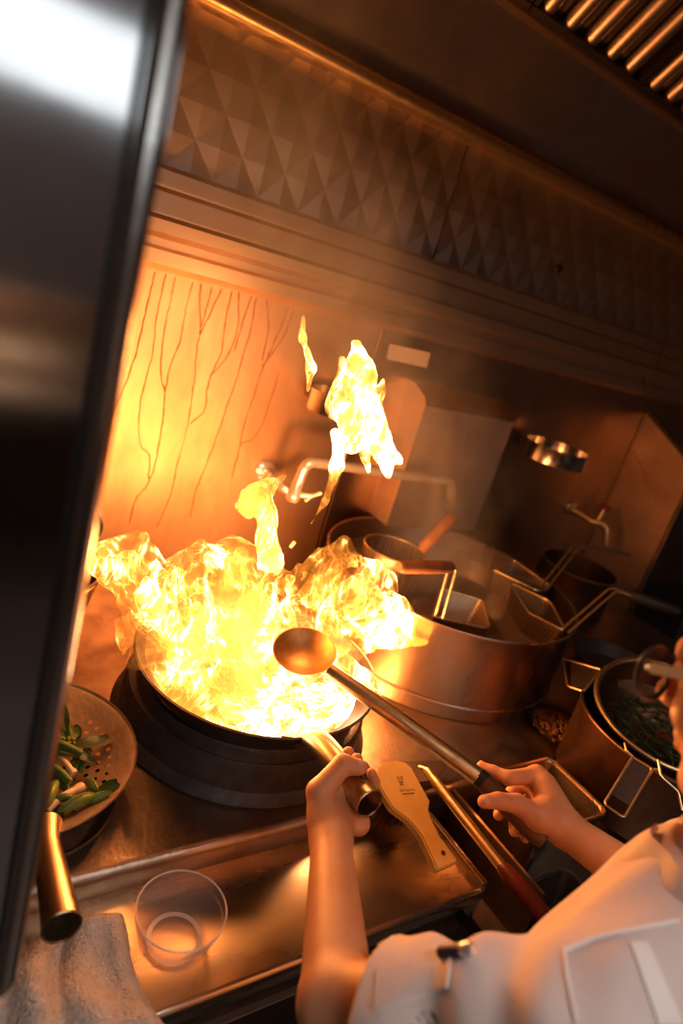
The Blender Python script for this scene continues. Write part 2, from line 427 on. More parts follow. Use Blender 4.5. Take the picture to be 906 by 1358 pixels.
# baffle filters: leaning 45 degrees, each a frame with upright rounded baffles
FD = Vector((0, -1, 1)).normalized(); FN = Vector((0, -1, -1)).normalized()
def filt(x0):
    e = empty('baffle_filter', (x0 + 0.2, 1.305, 2.262), 'leaning baffle filter with rounded upright steel bars in the hood', 'filter', 'baffle filters in a row along the hood')
    o = Vector((x0, 1.305, 2.262))
    m = MB()
    M = frame(o, FN, (1, 0, 0))                      # x along wall, z out of the filter face, y up the slope or down
    sy = 1 if (M.to_3x3() @ Vector((0, 1, 0))).dot(FD) > 0 else -1
    def P(x, s, d): return M @ Vector((x, sy * s, d))
    def bar(x0, x1, s0, s1, d0, d1):
        c = [P(x, s, d) for d in (d0, d1) for s in (s0, s1) for x in (x0, x1)]
        m.add(c, [(0, 2, 3, 1), (4, 5, 7, 6), (0, 1, 5, 4), (2, 6, 7, 3), (0, 4, 6, 2), (1, 3, 7, 5)], False)
    bar(0.0, 0.395, 0.0, 0.012, -0.02, 0.012); bar(0.0, 0.395, 0.43, 0.445, -0.02, 0.012)
    bar(0.0, 0.012, 0.0, 0.44, -0.02, 0.008); bar(0.383, 0.395, 0.0, 0.44, -0.02, 0.008)
    m.build('frame', M_DARKSTEEL, e)
    m2 = MB(); m = m2
    bar(0.012, 0.383, 0.01, 0.43, -0.03, -0.022); m2.build('back_sheet', M_BLACK, e)
    for k in range(5):
        cx = 0.05 + k * 0.0745; mm = MB(); n = 8
        for s0 in (0.0,):
            vs = []
            for s in (0.006, 0.43):
                for q in range(n + 1):
                    a = PI * q / n
                    vs.append(P(cx + 0.021 * math.cos(a), s, -0.014 + 0.019 * math.sin(a)))
            mm.add(vs, [(q, q + 1, n + 2 + q, n + 1 + q) for q in range(n)] + [tuple(range(n + 1)), tuple(range(n + 1, 2 * n + 2))])
        mm.build('baffle', M_TRIM, e)
    for k in range(4):
        cx = 0.0873 + k * 0.0745; mm = MB()
        m = mm; bar(cx - 0.008, cx + 0.008, 0.006, 0.43, -0.02, -0.016); mm.build('inner_baffle', M_DARKSTEEL, e)
for k in range(4): filt(0.625 + 0.4 * k + 0.04)

# lights of the room, behind the camera: a long tube fitting on the front wall and a ceiling panel
e = empty('tube_light', (0.3, -2.6, 2.16), 'long white fluorescent fitting high on the plain wall opposite the range', 'light')
MB().bbox((-1.5, -2.618, 1.98), (2.0, -2.56, 2.35), 0.01).build('housing', M_PLASTER, e)
MB().box((-1.48, -2.56, 2.0), (1.98, -2.545, 2.33)).build('diffuser', M_TUBE, e)
e = empty('ceiling_light', (0.5, -0.3, 2.8), 'long ceiling light panel above the cook\'s back', 'light')
MB().bbox((-0.2, -0.70, 2.75), (1.3, -0.30, 2.8), 0.01).build('housing', M_PLASTER, e)
MB().box((-0.17, -0.67, 2.742), (1.27, -0.33, 2.752)).build('diffuser', M_CEILLIGHT, e)
e = empty('ceiling_light', (0.0, -1.6, 2.8), 'ceiling light panel over the aisle between range and prep table', 'light')
MB().bbox((-0.8, -1.9, 2.75), (0.7, -1.3, 2.8), 0.01).build('housing', M_PLASTER, e)
MB().box((-0.77, -1.87, 2.742), (0.67, -1.33, 2.752)).build('diffuser', M_AISLE, e)
e = empty('prep_table', (0.4, -2.2, 0), 'steel prep table along the wall opposite the range', 'table')
MB().bbox((-1.2, -2.6, 0.86), (2.2, -1.9, 0.90), 0.008).build('table_top', M_SHELF, e)
MB().bbox((-1.2, -2.6, 0.90), (2.2, -2.57, 1.22), 0.004).build('splash_back', M_SHELF, e)
for x in (-1.15, 2.15):
    for y in (-2.55, -1.95): MB().tube([(x, y, 0), (x, y, 0.87)], 0.02, 10).build('leg', M_BRIGHT, e)

# tall framed steel panel close beside the camera: brushed sheet, black gasket, rounded steel frame
pe = empty('cabinet_door', (-0.2, 0.39, 1.0), 'tall brushed steel cabinet door with rounded frame standing beside the skimmer', 'cabinet')
PX, PY, PZ0 = 0.1135, 0.385, 1.035
def rr(x0, x1, z0, z1, r, y, n=8):
    out = []
    for cx, cz, a0 in ((x1 - r, z1 - r, 0), (x0 + r, z1 - r, PI / 2), (x0 + r, z0 + r, PI), (x1 - r, z0 + r, 1.5 * PI)):
        for k in range(n + 1):
            a = a0 + PI / 2 * k / n; out.append(Vector((cx + r * math.cos(a), y, cz + r * math.sin(a))))
    return out
def ringplate(outer, inner, dy):
    n = len(outer); m = MB(); D = Vector((0, dy, 0))
    vs = outer + inner + [p + D for p in outer] + [p + D for p in inner]; fs = []
    for i in range(n):
        j = (i + 1) % n
        fs += [(i, j, n + j, n + i), (2 * n + i, 3 * n + i, 3 * n + j, 2 * n + j), (i, 2 * n + i, 2 * n + j, j), (n + i, n + j, 3 * n + j, 3 * n + i)]
    return m.add(vs, fs)
ox0, ox1, oz0, oz1 = -0.62, PX, PZ0, 2.55
MB().prism(rr(ox0 + .002, ox1 - .002, oz0 + .002, oz1 - .002, .018, PY + .012), (0, 0.02, 0)).build('door_body', M_DARKSTEEL, pe)
ringplate(rr(ox0, ox1, oz0, oz1, .018, PY + .004), rr(ox0 + .016, ox1 - .016, oz0 + .016, oz1 - .016, .014, PY + .004), 0.026).build('frame', M_PANEL, pe)
MB().tube(rr(ox0 + .008, ox1 - .008, oz0 + .008, oz1 - .008, .016, PY + .004), 0.0075, 12, closed=True).build('frame_bead', M_BRIGHT, pe)
ringplate(rr(ox0 + .016, ox1 - .016, oz0 + .016, oz1 - .016, .014, PY + .006), rr(ox0 + .021, ox1 - .021, oz0 + .021, oz1 - .021, .02, PY + .006), 0.012).build('gasket', M_BLACK, pe)
MB().prism(rr(ox0 + .020, ox1 - .020, oz0 + .020, oz1 - .020, .02, PY + .005), (0, 0.010, 0)).build('door_panel', M_PANEL, pe)

# ================================================================== THE RANGE
rng = empty('wok_range', (0.6, 0.95, 0), 'steel wok range with rolled front edge and lower front shelf', 'cooking range')
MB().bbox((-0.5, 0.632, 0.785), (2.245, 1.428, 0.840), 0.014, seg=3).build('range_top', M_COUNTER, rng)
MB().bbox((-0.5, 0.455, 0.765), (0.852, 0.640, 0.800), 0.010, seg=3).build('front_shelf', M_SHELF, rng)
MB().bbox((0.852, 0.30, 0.700), (2.245, 0.640, 0.730), 0.006).build('trough', M_DARKSTEEL, rng)
MB().bbox((0.838, 0.457, 0.735), (0.852, 0.634, 0.812), 0.005).build('shelf_end', M_SHELF, rng)
MB().bbox((-0.5, 0.47, 0.12), (2.245, 1.42, 0.70), 0.004).build('body', M_DARKSTEEL, rng)
MB().bbox((-0.5, 0.48, 0.70), (0.84, 0.640, 0.766), 0.004).build('shelf_apron', M_DARKSTEEL, rng)
MB().bbox((-0.5, 0.65, 0.70), (2.245, 1.42, 0.786), 0.004).build('top_apron', M_DARKSTEEL, rng)
for x in (-0.42, 0.85, 2.15):
    for y in (0.52, 1.36): MB().tube([(x, y, 0), (x, y, 0.13)], 0.025, 10).build('leg', M_DARKSTEEL, rng)
MB().prism([(0.897, 0.395, 0.728), (0.897, 0.622, 0.728), (0.897, 0.622, 0.842), (0.897, 0.395, 0.842)], (0.006, 0, 0)).build('divider', M_HANDLE, rng)

# cast-iron wok ring and the burner inside it
RC = (0.588, 0.904, 0.0)
ring = empty('wok_ring', (RC[0], RC[1], 0.84), 'black cast iron wok ring on the range top under the burning wok', 'wok ring')
MB().lathe([(0.236, 0.840), (0.240, 0.846), (0.234, 0.856), (0.226, 0.862), (0.224, 0.900), (0.218, 0.912), (0.206, 0.916), (0.192, 0.910), (0.184, 0.895), (0.182, 0.842), (0.236, 0.840)], RC, 72).build('ring_wall', M_IRON, ring)
MB().lathe([(0.200, 0.908), (0.203, 0.930), (0.198, 0.938), (0.188, 0.936), (0.184, 0.905)], (RC[0] - .008, RC[1] - .014, 0), 72).build('collar', M_IRON, ring)
MB().lathe([(0.0, 0.842), (0.07, 0.842), (0.075, 0.852), (0.05, 0.862), (0.0, 0.862)], RC, 32).build('burner_head', M_IRON, ring)

# wok
WC = Vector((0.564, 0.858, 1.0)); WR = 0.211
wok = empty('wok', (WC.x, WC.y, 0.874), 'blackened steel wok full of fire, lifted by its tube handle', 'wok')
R = 0.2405; prof = []
for k in range(25):
    a = math.asin(WR / R) * k / 24
    prof.append((R * math.sin(a), 1.115 - R * math.cos(a)))
inner = [(max(0, r * (R - .003) / R), 1.115 - (1.115 - z) * (R - .003) / R) for r, z in prof]
lip = [(WR + .0035, prof[-1][1] + .001), (WR + .0035, prof[-1][1] + .003), (WR, prof[-1][1] + .004)]
MB().lathe(prof + lip + list(reversed(inner)), (WC.x, WC.y, 0), 96).build('bowl', M_WOK, wok)
HB = Vector((0.546, 0.487, 1.030)); HA = Vector((0.553, 0.655, 0.992))
hp = spline([HA + Vector((0.002, 0.012, -0.020)), HA, HA + Vector((-0.001, -0.030, 0.018)), HA.lerp(HB, 0.45) + Vector((0, 0, 0.010)), HA.lerp(HB, 0.75) + Vector((0, 0, 0.003)), HB], 6)
hr = [0.010 + 0.0095 * min(1, i / 12) for i in range(len(hp))]
dirh = (hp[-1] - hp[-2]).normalized()
m = MB().tube(hp, hr, 20, cap=False)
inn = [hp[-1], hp[-1] - dirh * 0.05]
m.tube(inn, 0.0175, 20, cap=False)
Mh = frame(HB, dirh)
m.lathe([(0.0195, -0.001), (0.0202, 0.001), (0.0188, 0.0022), (0.0174, 0.0)], mat=Mh, seg=20)
wh = m.build('handle', M_HANDLE, wok, fix=False, label='hollow brassy steel tube handle')
MB().lathe([(0.0, -0.045), (0.0172, -0.045)], mat=Mh, seg=20).build('handle_bore', M_BLACK, wok)
hh = HB - dirh * 0.028
MB().lathe([(0, 0.0202), (0.0050, 0.0200), (0.0058, 0.0190)], mat=frame(hh, Vector((0.25, 0, 1)) - dirh * dirh.z), seg=14).build('hanging_hole', M_BLACK, wok)
M_HEATED = simple('heat_tinted_neck', (0.20, 0.12, 0.07), 0.35, 1.0, (0.10, 0.06, 0.04), 30)
a = HA + Vector((0.002, 0.004, -0.006))
MB().prism([a + Vector((-.035, .012, -.004)), a + Vector((-.012, -.022, .012)), a + Vector((.012, -.022, .012)), a + Vector((.035, .012, -.004))], (0, .004, .006)).build('handle_bracket', M_HEATED, wok)

# perforated skimmer full of cut greens, resting on a dark bowl
SK = Vector((0.178, 0.800, 0.922)); SR = 0.161
def skz(r): return SK.z - 0.050 * (1 - (r / SR) ** 2) ** 1.0
M_SKIM = simple('skimmer_steel', (0.74, 0.64, 0.58), 0.38, 1.0, (0.46, 0.33, 0.25), 26, None, 0.15, 110, 0.5)
sk = empty('skimmer', (SK.x, SK.y, 0.872), 'round perforated steel skimmer with thick tube handle, holding cut greens', 'skimmer')
m = MB()
def skp(r, a): return (SK.x + r * math.cos(a), SK.y + r * math.sin(a), skz(r))
m.lathe([(0, skz(0)), (0.018, skz(.018))], (SK.x, SK.y, 0), 40)
rb = 0.018; st = 0.0145
while rb + st < 0.136:
    r0, r1 = rb, rb + st; n = int(2 * PI * (r0 + st / 2) / 0.0165)
    for k in range(n):
        a0, a1 = 2 * PI * k / n, 2 * PI * (k + 1) / n; am = (a0 + a1) / 2; rm = (r0 + r1) / 2
        border = [skp(r0, a0), skp(r0, am), skp(r0, a1), skp(rm, a1), skp(r1, a1), skp(r1, am), skp(r1, a0), skp(rm, a0)]
        hr_ = 0.0036; cpos = Vector(skp(rm, am))
        ring_ = []
        for b in border:
            d = Vector(b) - cpos; d = d.normalized() * hr_
            ring_.append(tuple(cpos + d))
        m.add(border + ring_, [(i, (i + 1) % 8, 8 + (i + 1) % 8, 8 + i) for i in range(8)])
    rb = r1
m.lathe([(rb, skz(rb)), (0.150, skz(.150)), (SR, SK.z), (SR + .0025, SK.z + .001), (SR + .0015, SK.z + .003), (SR - .001, SK.z + .001)], (SK.x, SK.y, 0), 96)
m.build('bowl', M_SKIM, sk, fix=False)
s0 = Vector((0.192, 0.648, 0.916)); s1 = Vector((0.184, 0.507, 0.934))
d = (s1 - s0).normalized(); hp = [s0 + d * t for t in (-0.012, 0.0, 0.018, 0.04, 0.08, (s1 - s0).length)]
m = MB().tube(hp, [0.022, 0.019, 0.0155, 0.0165, 0.018, 0.0205], 22, cap=False)
m.tube([s1, s1 - d * 0.05], [0.0190, 0.016], 22, cap=False)
m.lathe([(0.0204, -0.001), (0.0212, 0.001), (0.0200, 0.0025), (0.0188, 0.0)], mat=frame(s1, d), seg=22)
m.build('handle', M_HANDLE, sk, fix=False, label='hollow brassy tube handle')
MB().lathe([(0.0, -0.03), (0.0185, -0.03)], mat=frame(s1, d), seg=20).build('handle_bore', M_BLACK, sk)
db = empty('bowl', (0.215, 0.735, 0.84), 'dark shallow metal bowl on the range top under the skimmer', 'bowl')
MB().lathe([(0, 0.8405), (0.080, 0.8405), (0.092, 0.845), (0.104, 0.868), (0.106, 0.871), (0.103, 0.871), (0.089, 0.849), (0.08, 0.846), (0, 0.846)], (0.200, 0.752, 0), 56).build('shell', M_IRON, db)
MB().tube([Vector((0.200 + .1055 * math.cos(a), 0.752 + .1055 * math.sin(a), 0.871)) for a in np.linspace(0, 2 * PI, 48, endpoint=False)], 0.002, 6, closed=True).build('rim', M_DARKSTEEL, db)

# greens in the skimmer
M_GREEN = simple('green_stalk', (0.075, 0.15, 0.020), 0.38, 0, (0.035, 0.085, 0.012), 60, (1, 1, 1), 0.1, 200)
M_LGREEN = simple('pale_green_pod', (0.17, 0.24, 0.035), 0.38, 0, (0.09, 0.15, 0.02), 60)
M_DKGREEN = simple('dark_green_leaf', (0.018, 0.055, 0.016), 0.32, 0, (0.010, 0.032, 0.010), 50)
M_WHITE = simple('white_stalk', (0.72, 0.56, 0.38), 0.4, 0, (0.62, 0.44, 0.28), 40)
M_BUD = simple('yellow_green_bud', (0.20, 0.22, 0.03), 0.5, 0, (0.10, 0.14, 0.02), 120, None, 0.6, 300)
def greens(kind, px, r, lift):
    pts = [at(40 + a / 4.53, 880 + b / 4.53, z=0.895 + lift) for a, b in px]
    q = spline(pts, 5) if len(pts) > 2 else [pts[0].lerp(pts[1], t / 6) for t in range(7)]
    n = len(q)
    q = [Vector((p.x, p.y, max(p.z + 0.004 * math.sin(PI * i / (n - 1)), skz(min(SR - .005, math.hypot(p.x - SK.x, p.y - SK.y))) + r * 0.7))) for i, p in enumerate(q)]
    if kind == 'stalk':
        m = MB().tube(q, [r * (0.75 + 0.25 * math.sin(PI * (0.15 + 0.7 * i / (n - 1)))) for i in range(n)], 9)
        t = m.build('green_stalk', M_GREEN); MB().lathe([(0, 0.0005), (r * .62, 0.0004), (r * .66, -0.001)], mat=frame(q[-1], q[-1] - q[-2]), seg=9).build('cut_end', M_LGREEN, t)
        return tag(t, 'cut green vegetable stalk lying among the greens in the skimmer', 'vegetable', 'cut stalks in the skimmer')
    if kind == 'leaf':
        m = MB(); w = r * 2.0; vs = []
        for i, p in enumerate(q):
            tdir = (q[min(i + 1, n - 1)] - q[max(i - 1, 0)]).normalized(); s = tdir.cross(Vector((0, 0, 1))).normalized()
            ww = w * (0.35 + 0.65 * math.sin(PI * (0.1 + 0.8 * i / (n - 1))))
            vs += [p - s * ww + Vector((0, 0, .002)), p - Vector((0, 0, .001)), p + s * ww + Vector((0, 0, .002)), p - Vector((0, 0, .0025))]
        fs = []
        for i in range(n - 1):
            for k in range(4): fs.append((i * 4 + k, i * 4 + (k + 1) % 4, i * 4 + 4 + (k + 1) % 4, i * 4 + 4 + k))
        fs += [(0, 1, 2, 3), tuple((n - 1) * 4 + k for k in (3, 2, 1, 0))]
        return tag(m.add(vs, fs).build('leek_leaf', M_DKGREEN), 'dark green leek leaf strip among the greens in the skimmer', 'vegetable', 'dark leaf strips in the skimmer')
    if kind == 'pod':
        m = MB().tube(q, [r * max(0.12, math.sin(PI * i / (n - 1)) ** 0.6) for i in range(n)], 10)
        t = m.build('green_pod', M_LGREEN); MB().tube([p + Vector((0, 0, r * .93 * max(.12, math.sin(PI * i / (n - 1)) ** 0.6))) for i, p in enumerate(q)], r * 0.13, 5).build('seam', M_GREEN, t)
        return tag(t, 'split pale green pod with a dark seam near the skimmer edge', 'vegetable', 'split pods in the skimmer')
    if kind == 'white':
        m = MB().tube(q, [r * (1.25 if i > n * .75 else 0.85) for i in range(n)], 10)
        return tag(m.build('white_stalk', M_WHITE), 'pale white stalk end among the greens in the skimmer', 'vegetable', 'white stalk ends in the skimmer')
    if kind == 'bud':
        m = MB()
        for i in range(9):
            o = Vector((random.uniform(-1, 1), random.uniform(-1, 1), random.uniform(-.3, .8))) * r * .8
            bm = bmesh.new(); bmesh.ops.create_icosphere(bm, subdivisions=1, radius=r * .62, matrix=Matrix.Translation(q[0] + o)); m.bm(bm)
        t = m.build('flower_bud', M_BUD, kind='stuff'); tag(t, 'knobbly yellow green bud cluster among the greens in the skimmer', 'vegetable', 'bud clusters in the skimmer'); t['kind'] = 'thing'
        MB().tube([q[0], q[-1]], r * .5, 7).build('stem', M_GREEN, t); return t
GREENS = [('leaf', [(150, 220), (190, 300), (215, 400)], .004, .030), ('leaf', [(100, 365), (140, 320), (175, 280)], .0035, .027), ('leaf', [(165, 330), (190, 400), (215, 450)], .004, .020),
    ('stalk', [(105, 365), (160, 345), (235, 332)], .0025, .028), ('stalk', [(225, 380), (240, 440), (250, 480)], .0042, .012), ('leaf', [(260, 370), (270, 420), (280, 460)], .0045, .012),
    ('leaf', [(260, 490), (340, 490), (420, 480), (480, 440)], .0062, .018), ('stalk', [(85, 470), (180, 500), (310, 545)], .0062, .026), ('leaf', [(140, 540), (250, 550), (385, 595)], .0048, .016),
    ('white', [(170, 560), (210, 610), (262, 665)], .0050, .014), ('stalk', [(60, 610), (150, 650), (240, 715)], .0066, .022), ('stalk', [(75, 675), (150, 700), (225, 760)], .0055, .010),
    ('pod', [(165, 700), (120, 790), (95, 875)], .0085, .020), ('pod', [(335, 690), (370, 740), (405, 790)], .0068, .008), ('pod', [(165, 890), (290, 840), (415, 785)], .0088, .016),
    ('pod', [(330, 860), (400, 840), (475, 830)], .0066, .008), ('white', [(100, 885), (200, 810), (310, 745)], .0062, .010), ('stalk', [(140, 830), (200, 820), (260, 815)], .0055, .012),
    ('leaf', [(400, 810), (460, 800), (515, 780)], .0055, .004), ('stalk', [(30, 560), (60, 640), (70, 700)], .0060, .020), ('leaf', [(10, 900), (100, 920), (200, 925)], .0060, .004),
    ('bud', [(180, 450), (150, 430)], .0055, .022), ('bud', [(240, 470), (225, 440)], .0055, .020), ('bud', [(350, 525), (300, 560)], .0060, .014), ('bud', [(130, 405), (100, 410)], .0055, .022),
    ('stalk', [(270, 570), (280, 600), (270, 640)], .0045, .008), ('stalk', [(310, 575), (315, 610), (300, 650)], .0045, .006), ('bud', [(265, 590), (260, 620)], .004, .012),
    ('stalk', [(90, 430), (130, 440), (190, 455)], .0045, .024), ('leaf', [(95, 530), (130, 545), (190, 560)], .006, .010), ('bud', [(105, 535), (90, 500)], .005, .016), ('stalk', [(20, 860), (60, 850), (110, 860)], .005, .006)]
for g in GREENS: greens(*g)

# clear deli tub on the front shelf
def glassy(name, col, rough, ior, alpha_mix):
    m, nt, b = nmat(name)
    b.inputs['Base Color'].default_value = (*col, 1); b.inputs['Roughness'].default_value = rough
    b.inputs['IOR'].default_value = ior
    t = nt.nodes.new('ShaderNodeBsdfTransparent'); t.inputs[0].default_value = (0.93, 0.89, 0.86, 1)
    mx = nt.nodes.new('ShaderNodeMixShader'); mx.inputs[0].default_value = alpha_mix
    link(nt, t, 0, mx, 1); link(nt, b, 0, mx, 2); link(nt, mx, 0, nt.nodes['Material Output'], 'Surface')
    return m
M_TUB = glassy('clear_plastic', (0.80, 0.70, 0.64), 0.12, 1.45, 0.12)
M_TUBRIM = glassy('clear_plastic_rim', (0.90, 0.78, 0.70), 0.2, 1.45, 0.6)
TC = at(232, 1240, z=0.81); TC = Vector((TC.x, TC.y, 0))
tub = empty('deli_tub', (TC.x, TC.y, 0.80), 'round clear plastic tub standing on the orange lit front shelf', 'container')
prof = [(0, .8015), (.043, .8015), (.0455, .8035), (.0475, .810), (.0545, .842), (.0562, .842), (.0575, .856), (.0566, .856), (.0552, .844), (.0534, .843), (.0466, .811), (.044, .805), (0, .805)]
MB().lathe(prof, TC, 64).build('tub_wall', M_TUB, tub)
MB().tube([TC + Vector((.0572 * math.cos(a), .0572 * math.sin(a), .8565)) for a in np.linspace(0, 2 * PI, 64, endpoint=False)], 0.0014, 6, closed=True).build('rim', M_TUBRIM, tub)
MB().lathe([(.030, .8058), (.036, .8062), (.0365, .8056)], TC, 48).build('base_ring', M_TUBRIM, tub)

# folded towel over the shelf edge
def towel():
    nu, nv = 130, 160; top = []; rt = random.Random(3)
    for j in range(nv + 1):
        for i in range(nu + 1):
            a, b = i / nu, j / nv
            s = b * 0.27                                       # distance from the back edge, over the front edge and down
            yb = 0.590 - 0.060 * (a - .55) ** 2 - 0.008 * math.sin(6 * a)
            x = 0.090 + a * 0.195 + 0.030 * b * (a - .2) + 0.006 * math.sin(9 * b + 2)
            fold = 0.007 * math.sin(14 * a + 5 * b) * b + 0.009 * math.sin(8 * a - 9 * b + 1) - 0.010 * math.exp(-((a - .62 + .25 * b) / .05) ** 2) - 0.008 * math.exp(-((a - .30 + .1 * b) / .06) ** 2) + 0.004 * math.sin(23 * a + 3 + 6 * b)
            edge = min(1, 8 * min(a, 1 - a, b * 1.3 + .02)); hgt = 0.803 + 0.034 * edge ** 0.5 + 1.3 * fold * edge
            fl = yb - 0.445                                     # run on the shelf before it turns down
            if s < fl: p = Vector((x, yb - s, hgt))
            else:
                t = s - fl; ang = min(PI / 2, t / 0.03)
                p = Vector((x, 0.445 - 0.022 * math.sin(ang) - 0.4 * fold, hgt - 0.022 * (1 - math.cos(ang)) - max(0, t - 0.047)))
            top.append(p + Vector((rt.uniform(-1, 1), rt.uniform(-1, 1), rt.uniform(-1, 1))) * .0011)
    w = nu + 1; n = len(top)
    low = [Vector((p.x, p.y + (0.004 if p.y < .44 else 0), max(p.z - 0.014, 0.8005 if p.y > .455 else -9))) for p in top]
    fs = []
    for j in range(nv):
        for i in range(nu):
            q = j * w + i; fs += [(q, q + 1, q + w + 1, q + w), (n + q, n + q + w, n + q + w + 1, n + q + 1)]
    bd = [i for i in range(w)] + [j * w + nu for j in range(1, nv + 1)] + [nv * w + i for i in range(nu - 1, -1, -1)] + [j * w for j in range(nv - 1, 0, -1)]
    for a, b in zip(bd, bd[1:] + bd[:1]): fs.append((a, n + a, n + b, b))
    return MB().add(top + low, fs)
tag(towel().build('towel', M_TOWEL), 'cream terry towel bunched over the shelf edge beside the clear tub', 'towel')

# ================================================================== TOOLS IN FRONT
# wooden scrubbing brush leaning from the range edge to the front shelf
M_BAMBOO = simple('bamboo', (0.88, 0.58, 0.17), 0.42, 0, (0.76, 0.45, 0.11), 22, (1, 0.12, 1), 0.06, 90)
M_BURN = simple('burnt_mark', (0.20, 0.07, 0.02), 0.7)
M_BRISTLE = simple('brush_bristle', (0.10, 0.035, 0.018), 0.6)
def bz(v): return 0.902 - (v - 1010) / 145 * 0.068
outl = [(497, 1031), (501, 1019), (511, 1011), (525, 1009), (538, 1011), (546, 1018), (559, 1041), (571, 1062), (569, 1073), (572, 1083), (584, 1108), (606, 1140), (606, 1144), (583, 1154), (579, 1152),
        (560, 1110), (552, 1098), (540, 1085), (530, 1078), (521, 1071), (511, 1056)]
bt = [at(u, v, z=bz(v)) for u, v in outl]
bo = sum(bt, Vector()) / len(bt)
ax = (at(595, 1148, z=bz(1148)) - at(524, 1012, z=bz(1012))).normalized()
pn = (bt[6] - bt[0]).cross(bt[12] - bt[0]).normalized(); pn = pn if pn.z > 0 else -pn
bt = [p - pn * (p - bo).dot(pn) for p in bt]
br = empty('scrub_brush', bo - pn * 0.05, 'bamboo scrubbing brush with burnt mark lying across the shelf beside the wok handle', 'brush')
bm = bmesh.new()
vs = [bm.verts.new(p) for p in bt]; f = bm.faces.new(vs)
g = bmesh.ops.extrude_face_region(bm, geom=[f]); bmesh.ops.translate(bm, verts=[e for e in g['geom'] if isinstance(e, bmesh.types.BMVert)], vec=-pn * 0.019)
bmesh.ops.recalc_face_normals(bm, faces=list(bm.faces))
bmesh.ops.bevel(bm, geom=[e for e in bm.edges if len(e.link_faces) == 2 and e.calc_face_angle(0) > 0.9], offset=0.0025, segments=2, affect='EDGES')
MB().bm(bm).build('brush_body', M_BAMBOO, br)
mB = frame(bo, pn, ax)                                    # local x down the brush, y across, z out of its face
inv = mB.inverted()
bc = [inv @ at(u, v, z=bz(v)) for u, v in ((515, 1022), (545, 1030), (560, 1066), (524, 1062))]
m = MB()
for k in range(420):
    s, t = random.random(), random.random()
    p = (bc[0].lerp(bc[1], s)).lerp(bc[3].lerp(bc[2], s), t); p.z = -0.018
    q = p + Vector(((t - .5) * .012 + random.uniform(-.004, .004), (s - .5) * .016 + random.uniform(-.004, .004), -0.046 + random.uniform(-.006, .004)))
    lean = random.uniform(.3, 1.0)
    m.tube([mB @ p, mB @ q + Vector((-.020, -.016, 0)) * lean], 0.0007, 3, cap=False)
m.build('bristles', M_BRISTLE, br, fix=False, kind='stuff')
MB().lathe([(0, .0004), (.0035, .0004), (.0042, .0001)], mat=mB @ Matrix.Translation(inv @ at(588, 1131, z=bz(1131))) @ Matrix.Translation((0, 0, -(inv @ at(588, 1131, z=bz(1131))).z)), seg=14).build('hanging_hole', M_BRISTLE, br)
# burnt mark: bear face and two lines of lettering
Em = inv @ at(531, 1034, z=bz(1034))
txa = (inv @ at(553, 1046, z=bz(1046))) - (inv @ at(527, 1048, z=bz(1048))); rot = math.atan2(txa.y, txa.x)
T = mB @ Matrix.Translation((Em.x, Em.y, 0.0003)) @ Matrix.Rotation(rot, 4, 'Z')
dots = [(-4.2, 4.2, 1.3), (4.2, 4.2, 1.3), (-2.0, 1.2, 1.1), (2.0, 1.2, 1.1), (0, -0.6, 0.6), (-2.0, -4.4, 1.3), (2.0, -4.4, 1.3), (0, -4.4, 1.2), (-2.2, -8.2, 1.2), (0, -8.4, 1.2), (2.2, -8.2, 1.2)]
m = MB()
for x, y, r in dots:
    m.lathe([(0, .0003), (r / 1000, .0003), (r / 1000, 0)], mat=T @ Matrix.Translation((x / 1000, y / 1000, 0)), seg=10)
m.tube([T @ Vector((5.0 / 1000 * math.cos(a), 5.0 / 1000 * math.sin(a) - .0003, .0002)) for a in np.linspace(0, 2 * PI, 24, endpoint=False)], 0.00025, 4, closed=True)
m.build('burnt_emblem', M_BURN, br, kind='stuff')
def text_part(body, size, mat4, mat, parent, name):
    cu = bpy.data.curves.new(name, 'FONT'); cu.body = body; cu.size = size; cu.align_x = 'CENTER'; cu.extrude = 0.00012
    o = bpy.data.objects.new(name, cu); COL.objects.link(o); o.matrix_world = mat4
    bpy.context.view_layer.update()
    me = bpy.data.meshes.new_from_object(o.evaluated_get(bpy.context.evaluated_depsgraph_get()))
    bpy.data.objects.remove(o, do_unlink=True); me.materials.clear(); me.materials.append(mat)
    q = bpy.data.objects.new(name, me); COL.objects.link(q); q.matrix_world = mat4
    put(q, parent); q['kind'] = 'stuff'; return q
Lp = inv @ at(541, 1049, z=bz(1049)); T2 = mB @ Matrix.Translation((Lp.x, Lp.y, 0.0003)) @ Matrix.Rotation(rot, 4, 'Z')
text_part('Kari Eud Co.', 0.0058, T2, M_BURN, br, 'burnt_lettering')
m = MB()
for k in range(11): m.box((-.0118 + k * .00215, -.0052, -.0002), (-.0118 + k * .00215 + .0015, -.0034, .0003), T2)
m.build('burnt_line', M_BURN, br, kind='stuff')

# wok spatula lying under the brush along the divider
sp = empty('wok_spatula', at(620, 1100, z=0.83), 'steel wok spatula with tube shaft and dark red grip lying along the divider', 'spatula')
a, b, c = at(577, 1036, z=.868), at(665, 1149, z=.858), at(722, 1215, z=.850)
MB().tube(spline([at(556, 1018, z=.862), at(566, 1022, z=.868), a, a.lerp(b, .5), b], 6), [0.005] * 6 + [0.007] * 6 + [0.009] * 13, 14).build('shaft', M_BRASS, sp)
MB().tube([b, b.lerp(c, .1), b.lerp(c, .6), c], [0.0105, 0.0135, 0.0145, 0.013], 14).build('grip', simple('red_lacquer_wood', (0.13, 0.02, 0.012), 0.35, 0, (0.07, 0.012, 0.008), 30), sp)
q = [at(u, v, z=.862) for u, v in ((524, 1011), (590, 1010), (593, 1020), (574, 1036), (548, 1040))]
MB().prism(q, (0, 0, .0025)).build('blade', M_DARKSTEEL, sp)

